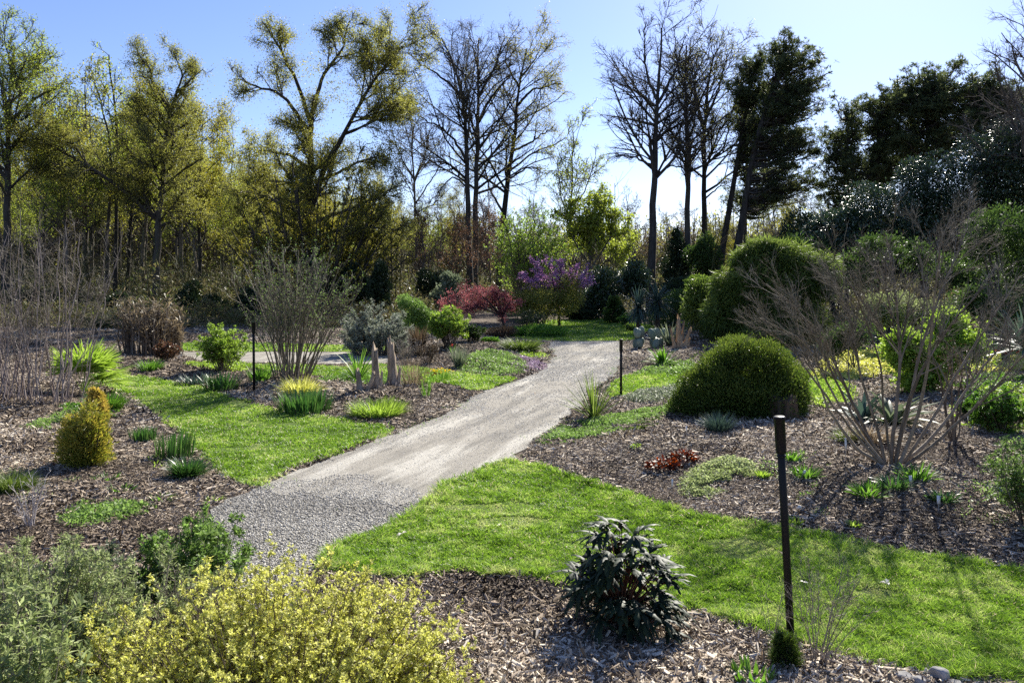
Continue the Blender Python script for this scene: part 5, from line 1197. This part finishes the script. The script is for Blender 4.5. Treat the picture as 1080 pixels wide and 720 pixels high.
# ------------------------------------------------------------------ foreground
def yellowbush():
    b = np.array([(285 - 540) / 840 * 3.55, 3.55, 0.0])
    shrub('yellow_shrub', 'large foreground bush of pale yellow green new leaves', 'shrub', b, 290, .92, .90, .004, ((7, .25), (5, .2)), 'butter', 9, .017, .010, bark='twig_brown', foot=.25, p=1.15, flat=.42, ry=.72, rmin=.0012, up=.35, lf=(.2, .42), t0=.35, lo=.68, tip=.3, stemleaf=False)
    s2 = np.array([(408 - 540) / 840 * 3.5, 3.45, 0.0])
    shrub('yellow_shrub', 'smaller pale yellow bush joined to the right of the large one', 'shrub', s2, 90, .38, .54, .004, ((7, .25), (5, .2)), 'butter', 9, .017, .010, bark='twig_brown', foot=.15, p=1.15, flat=.42, rmin=.0012, up=.35, lf=(.2, .42), t0=.35, lo=.68, tip=.3, stemleaf=False)
yellowbush()
def sage(label, px, d, rx, h, n, leaf, L=.028, W=.010, ry=None, bark='twig_pale', per=9):
    b = np.array([(px - 540) / 840 * d, d, 0.0]); b[2] = h1(b[0], b[1])
    return shrub('sage_shrub', label, 'shrub', b, n, rx, h, .005, ((6, .25), (3, .2)), leaf, per - 3, L, W, bark=bark, foot=rx * .5, p=1.1, flat=.3, ry=ry, rmin=.0014, up=.5, lf=(.18, .36), ang=(20, 50), t0=.25, lo=.5)
sage('grey green sage bush at the bottom left corner', 40, 3.9, .5, .78, 80, 'sage')
sage('grey green sage bush between the corner one and the yellow bush', 150, 4.25, .42, .68, 70, 'sage')
sage('greener sage bush at the gravel edge behind the yellow bush', 205, 5.2, .36, .66, 60, 'sage_green', .04, .016)
sage('low grey sage bush at the left edge of the photo', -5, 4.9, .5, .46, 60, 'sage')
sage('dull brown green twiggy sage bush behind the two front ones', 100, 5.0, .40, .42, 60, 'greygreen', .03, .011)
shrub('dry_plant', 'bare grey brown twig tangle between sage and yellow bush', 'plant', np.array([(190 - 540) / 840 * 4.3, 4.3, 0.0]), 50, .34, .62, .003, ((6, .25), (3, .2)), None, bark='twig_pale', rmin=.0013, foot=.15)
sage('tall leafy sage bush at the bottom left, nearest the camera', 20, 3.1, .34, .80, 50, 'sage', .04, .014)

def peony():
    b = base3(655, 663); root = thing('lobed_leaf_plant', 'dark glossy plant with drooping deeply cut leaves', 'plant', tuple(b)); n = 125
    a = U(0, 6.28, n); el = U(.12, 1.0, n); rr = .27 * np.sqrt(1 - (el - .25).clip(0) ** 2 * 1.2) * U(.3, 1.25, n)
    end = b + np.stack([np.cos(a) * rr, np.sin(a) * rr, .60 * el * U(.8, 1.12, n)], 1); t = np.linspace(0, 1, 7)[None, :, None]
    st = b[None, None] * (1 - t) + end[:, None] * t; st[:, :, :2] = b[:2] + (end[:, None, :2] - b[:2]) * t ** 1.6
    sb = MB(); tubes(sb, st, np.linspace(.006, .0025, 7)[None] * np.ones((n, 1)), 5); sb.build('stems', M['stem_red'], root)
    lb = MB(); h = norm(np.stack([np.cos(a), np.sin(a), np.zeros(n)], 1)); s = np.stack([-h[:, 1], h[:, 0], np.zeros(n)], 1); s = norm(s + np.stack([np.zeros(n), np.zeros(n), U(-.6, .6, n)], 1)); tilt = np.stack([np.zeros(n), np.zeros(n), U(-.35, .75, n)], 1)
    for j, th in enumerate((-1.5, -.95, -.45, 0, .45, .95, 1.5)):
        d0 = norm(h * math.cos(th) + s * math.sin(th) + rng.normal(size=(n, 3)) * .22 + tilt); L = (.155 - .026 * abs(th)) * U(.6, 1.3, n); K = 8; pts = np.zeros((n, K, 3)); pts[:, 0] = end; dz = d0.copy()
        for k in range(1, K):
            dz = norm(dz + np.array([0, 0, -.15]) + rng.normal(size=(n, 3)) * .05); pts[:, k] = pts[:, k - 1] + dz * (L / (K - 1))[:, None]
        prof = np.array([.15, .5, .95, .5, 1.0, .42, .5, .03]); ribbons(lb, pts, .019 * prof[None] * U(.8, 1.2, (n, 1)), np.cross(d0, [0, 0, 1.]), fold=.28, r=U(0, 1, n))
    lb.build('leaves', M['peony'], root)
M['stem_red'] = barkmat('stem_reddish', (0.05, 0.02, 0.012), (0.16, 0.07, 0.04), 30)
peony()
shrub('dry_plant', 'bare pale twiggy plant by the front black post', 'plant', base3(862, 700), 16, .30, .62, .003, ((5, .25), (3, .2)), None, bark='twig_pale', foot=.04, rmin=.0011, flat=.3, ang=(15, 40))
shrub('dry_plant', 'few bare arching twigs left of the front black post', 'plant', base3(812, 682), 5, .22, .42, .0025, ((3, .3),), None, bark='twig_pale', foot=.02, rmin=.0011, ang=(15, 40))
conifer('tiny tufted green conifer at the foot of the front post', 828, 702, .085, .17, 'mound', 5000, L=.028, W=.004, tips=.3)
clump('leaf_tuft', 'fresh green shoots at the bottom edge left of the front post', 'plant', base3(795, 722), 40, .10, .022, .10, 'fresh', (0, 35), .3)
clump('leaf_tuft', 'single small green shoot left of the bottom edge shoots', 'plant', base3(777, 714), 12, .09, .02, .02, 'fresh', (0, 30), .2)
b = base3(806, 704); mb = MB(); knotwood(mb, b, .11, .012, (-.1, 0), seed=5); tag(mb.build('wood_peg', M['tanwood'], origin=b), 'short tan wooden peg beside the green shoots', 'peg')
def rock(label, px, py, s, seed):
    g = np.random.default_rng(seed); b = base3(px, py); import bmesh
    bm = bmesh.new(); bmesh.ops.create_icosphere(bm, subdivisions=3, radius=1); v = np.array([q.co[:] for q in bm.verts]); f = np.array([[w.index for w in fc.verts] for fc in bm.faces]); bm.free()
    for _ in range(9):                                # chip flat facets off
        nrm = norm(g.normal(size=3)); c = g.uniform(.55, .85); dd = v @ nrm; v = v - np.clip(dd - c, 0, None)[:, None] * nrm
    v = v * np.array(s) * (1 + .03 * g.normal(size=(len(v), 1))); mb = MB(); mb.add(v + b + [0, 0, s[2] * .55], t=f); tag(mb.build('rock', M['rock'], origin=b), label, 'rock', 'rocks at the lawn corner')
rock('largest upright grey rock at the bottom right of the bed', 990, 716, (.055, .05, .05), 1)
rock('flat pale rock left of the largest grey rock', 955, 716, (.055, .05, .025), 2)
rock('small round rock between the flat pale one and the largest', 970, 722, (.04, .04, .035), 3)
rock('small dark rock right of the largest grey rock', 1008, 724, (.035, .035, .025), 4)
rock('low pale rock leftmost of the corner rocks', 936, 722, (.05, .04, .02), 6)

def litter():
    mb = MB(); p = scatter(2600, dmin=3.4, dmax=22, pw=1.2, xlim=.7)
    onl = inside(p, O['main']) | inside(p, O['left']); pathy = inside(p, O['path']) | inside(p, O['gravel']); keep = (~onl | (U(0, 1, len(p)) < .09)) & (~pathy | (U(0, 1, len(p)) < .05)); p = p[keep]; onl = onl[keep]
    n = len(p); z = hgt(p[:, 0], p[:, 1]) + np.where(onl, .05, .02); q = np.stack([p[:, 0], p[:, 1], z], 1); ax = rdir(n) * [1, 1, .3]
    cards(mb, q, ax, norm(rdir(n) * .5 + [0, 0, 1]), U(.02, .055, n), U(.012, .03, n), cup=.35)
    tag(mb.build('leaf_litter', M['litter']), 'dry fallen leaves over lawn and mulch', 'leaf litter', kind='stuff')
    tb = MB(); m = 420; p = scatter(m, dmin=3.4, dmax=14, pw=1.2, xlim=.66); ok = ~(inside(p, O['main']) | inside(p, O['left']) | inside(p, O['path']) | inside(p, O['gravel'])); p = p[ok]; m = len(p)
    a = U(0, 6.28, m); L = U(.08, .35, m); t = np.linspace(-.5, .5, 5)[None, :, None]
    z0 = hgt(p[:, 0], p[:, 1]) + .02
    ln = np.stack([p[:, 0], p[:, 1], z0], 1)[:, None] + np.stack([np.cos(a), np.sin(a), U(-.08, .08, m)], 1)[:, None] * L[:, None, None] * t + rng.normal(size=(m, 5, 3)) * .006
    tubes(tb, ln, np.full((m, 5), .003), 4); tag(tb.build('fallen_twigs', M['twig_pale']), 'fallen twigs lying on the mulch', 'twigs', kind='stuff')
lm('litter', [(0.10, 0.06, 0.035), (0.26, 0.18, 0.11), (0.48, 0.40, 0.32)], trans=.2)
litter()
def whiteleaf(label, px, py, s):
    b = base3(px, py, .055); mb = MB(); n = 3; cards(mb, np.repeat(b[None], n, 0), rdir(n) * [1, 1, .2], norm(rdir(n) * .3 + [0, 0, 1]), s, s * .6, cup=.4); tag(mb.build('fallen_leaf', M['petal'], origin=b), label, 'leaf')
whiteleaf('curled pale fallen leaf on the lawn near the gravel', 424, 569, .05)
whiteleaf('curled pale fallen leaf on the lawn under the forked shrub', 935, 623, .05)
whiteleaf('small pale fallen leaf on the lawn by the dry twigs', 848, 622, .03)


# broad low tree under the large spreading one, more thin trunks at the left, twiggy plants in the middle bed
shrub('broadleaf_tree', 'broad low domed tree with fine twigs and yellow olive leaves, centre left', 'tree', np.array([(332 - CX) / F * 40, 40.0, 0.0]), 50, 5.0, 8.6, .06, ((8, .3), (6, .25), (5, .2)), 'olive_y', 3, .08, .05, bark='bark_dark', foot=.6, p=.85, flat=.5, rmin=.012, up=.25, lf=(.22, .42), wob=.012, lo=.55)
for px, d, top, k in ((70, 50, 120, 'pale'), (95, 56, 80, 'olive'), (150, 55, 95, 'pale'), (212, 54, 130, 'olive'), (245, 58, 150, 'pale'), (282, 56, 160, 'olive'), (45, 55, 100, 'olive'), (190, 60, 115, 'pale')):
    put_generic(k, px, d, top)
shrub('dry_plant', 'bare tan arching twigs right of the silver shrub', 'plant', base3(428, 384), 26, .45, .75, .006, ((4, .3), (3, .3)), None, bark='twig_pale', foot=.1, rmin=.003, flat=.3)
shrub('dry_plant', 'low brown twiggy plant left of the bright green bush', 'plant', base3(452, 384), 30, .4, .5, .006, ((5, .3), (3, .3)), 'drybrown', 3, .03, .015, bark='twig_brown', foot=.1, rmin=.003, flat=.3)
shrub('shrub', 'small dark leafy bush between the red tree and golden grass mound', 'shrub', base3(497, 366), 40, .4, .5, .006, ((6, .3), (3, .3)), 'midgreen', 6, .05, .03, foot=.1, flat=.3)
shrub('dry_plant', 'bare brown twigs behind the wide low green mound', 'plant', base3(555, 350), 40, .8, .9, .008, ((6, .3), (4, .3)), 'midgreen', 1, .06, .03, bark='twig_brown', foot=.3, rmin=.004, flat=.3)
cover('ground_cover', 'scattered low weeds in the mulch right of the reddish plants', 'ground cover', [(790, 500), (840, 488), (890, 492), (880, 512), (820, 520)], 500, 'sage_green', .035, .014, .05, holes=.1)
cover('ground_cover', 'yellow green creeping patch at the near foot of the conifer mound', 'ground cover', [(640, 462), (670, 452), (700, 446), (705, 456), (680, 464)], 2500, 'mound', .03, .018, .05, holes=-.2)
cover('ground_cover', 'thin seedlings in the mulch at the left edge', 'ground cover', [(3, 560), (3, 500), (40, 505), (60, 540), (30, 556)], 600, 'sage', .035, .015, .05, holes=.0)
cover('ground_cover', 'thin green weeds along the mulch under the forked shrub', 'ground cover', [(1000, 520), (1040, 500), (1060, 530), (1030, 560), (1005, 550)], 600, 'sage_green', .035, .014, .05, holes=.0)
for o in list(bpy.data.objects):
    if o.get('label', '') in ('scattered low weeds in the mulch right of the reddish plants', 'thin seedlings in the mulch at the left edge', 'thin green weeds along the mulch under the forked shrub'):
        o['kind'] = 'stuff'; o.name = 'weeds'
def edge_fringe():
    # low weeds and stray grass where the beds meet the path
    poly = O['path']; mb = MB(); m = 2600; i = rng.integers(0, len(poly), m); p = poly[i] + rng.normal(size=(m, 2)) * .10
    p = p[vnoise(p[:, 0], p[:, 1], .6, 91) > .25]; b_ = np.stack([p[:, 0], p[:, 1], np.full(len(p), .008)], 1); d_ = rdir(len(p)) + [0, 0, 1.0]
    cards(mb, b_, d_, rdir(len(p)), U(.02, .05, len(p)), U(.005, .012, len(p)))
    tag(mb.build('edge_weeds', M['sage_green']), 'stray grass and weeds along the path edges', 'weeds', kind='stuff')
edge_fringe()
for o in bpy.data.objects:
    if '_o' in o: del o['_o']
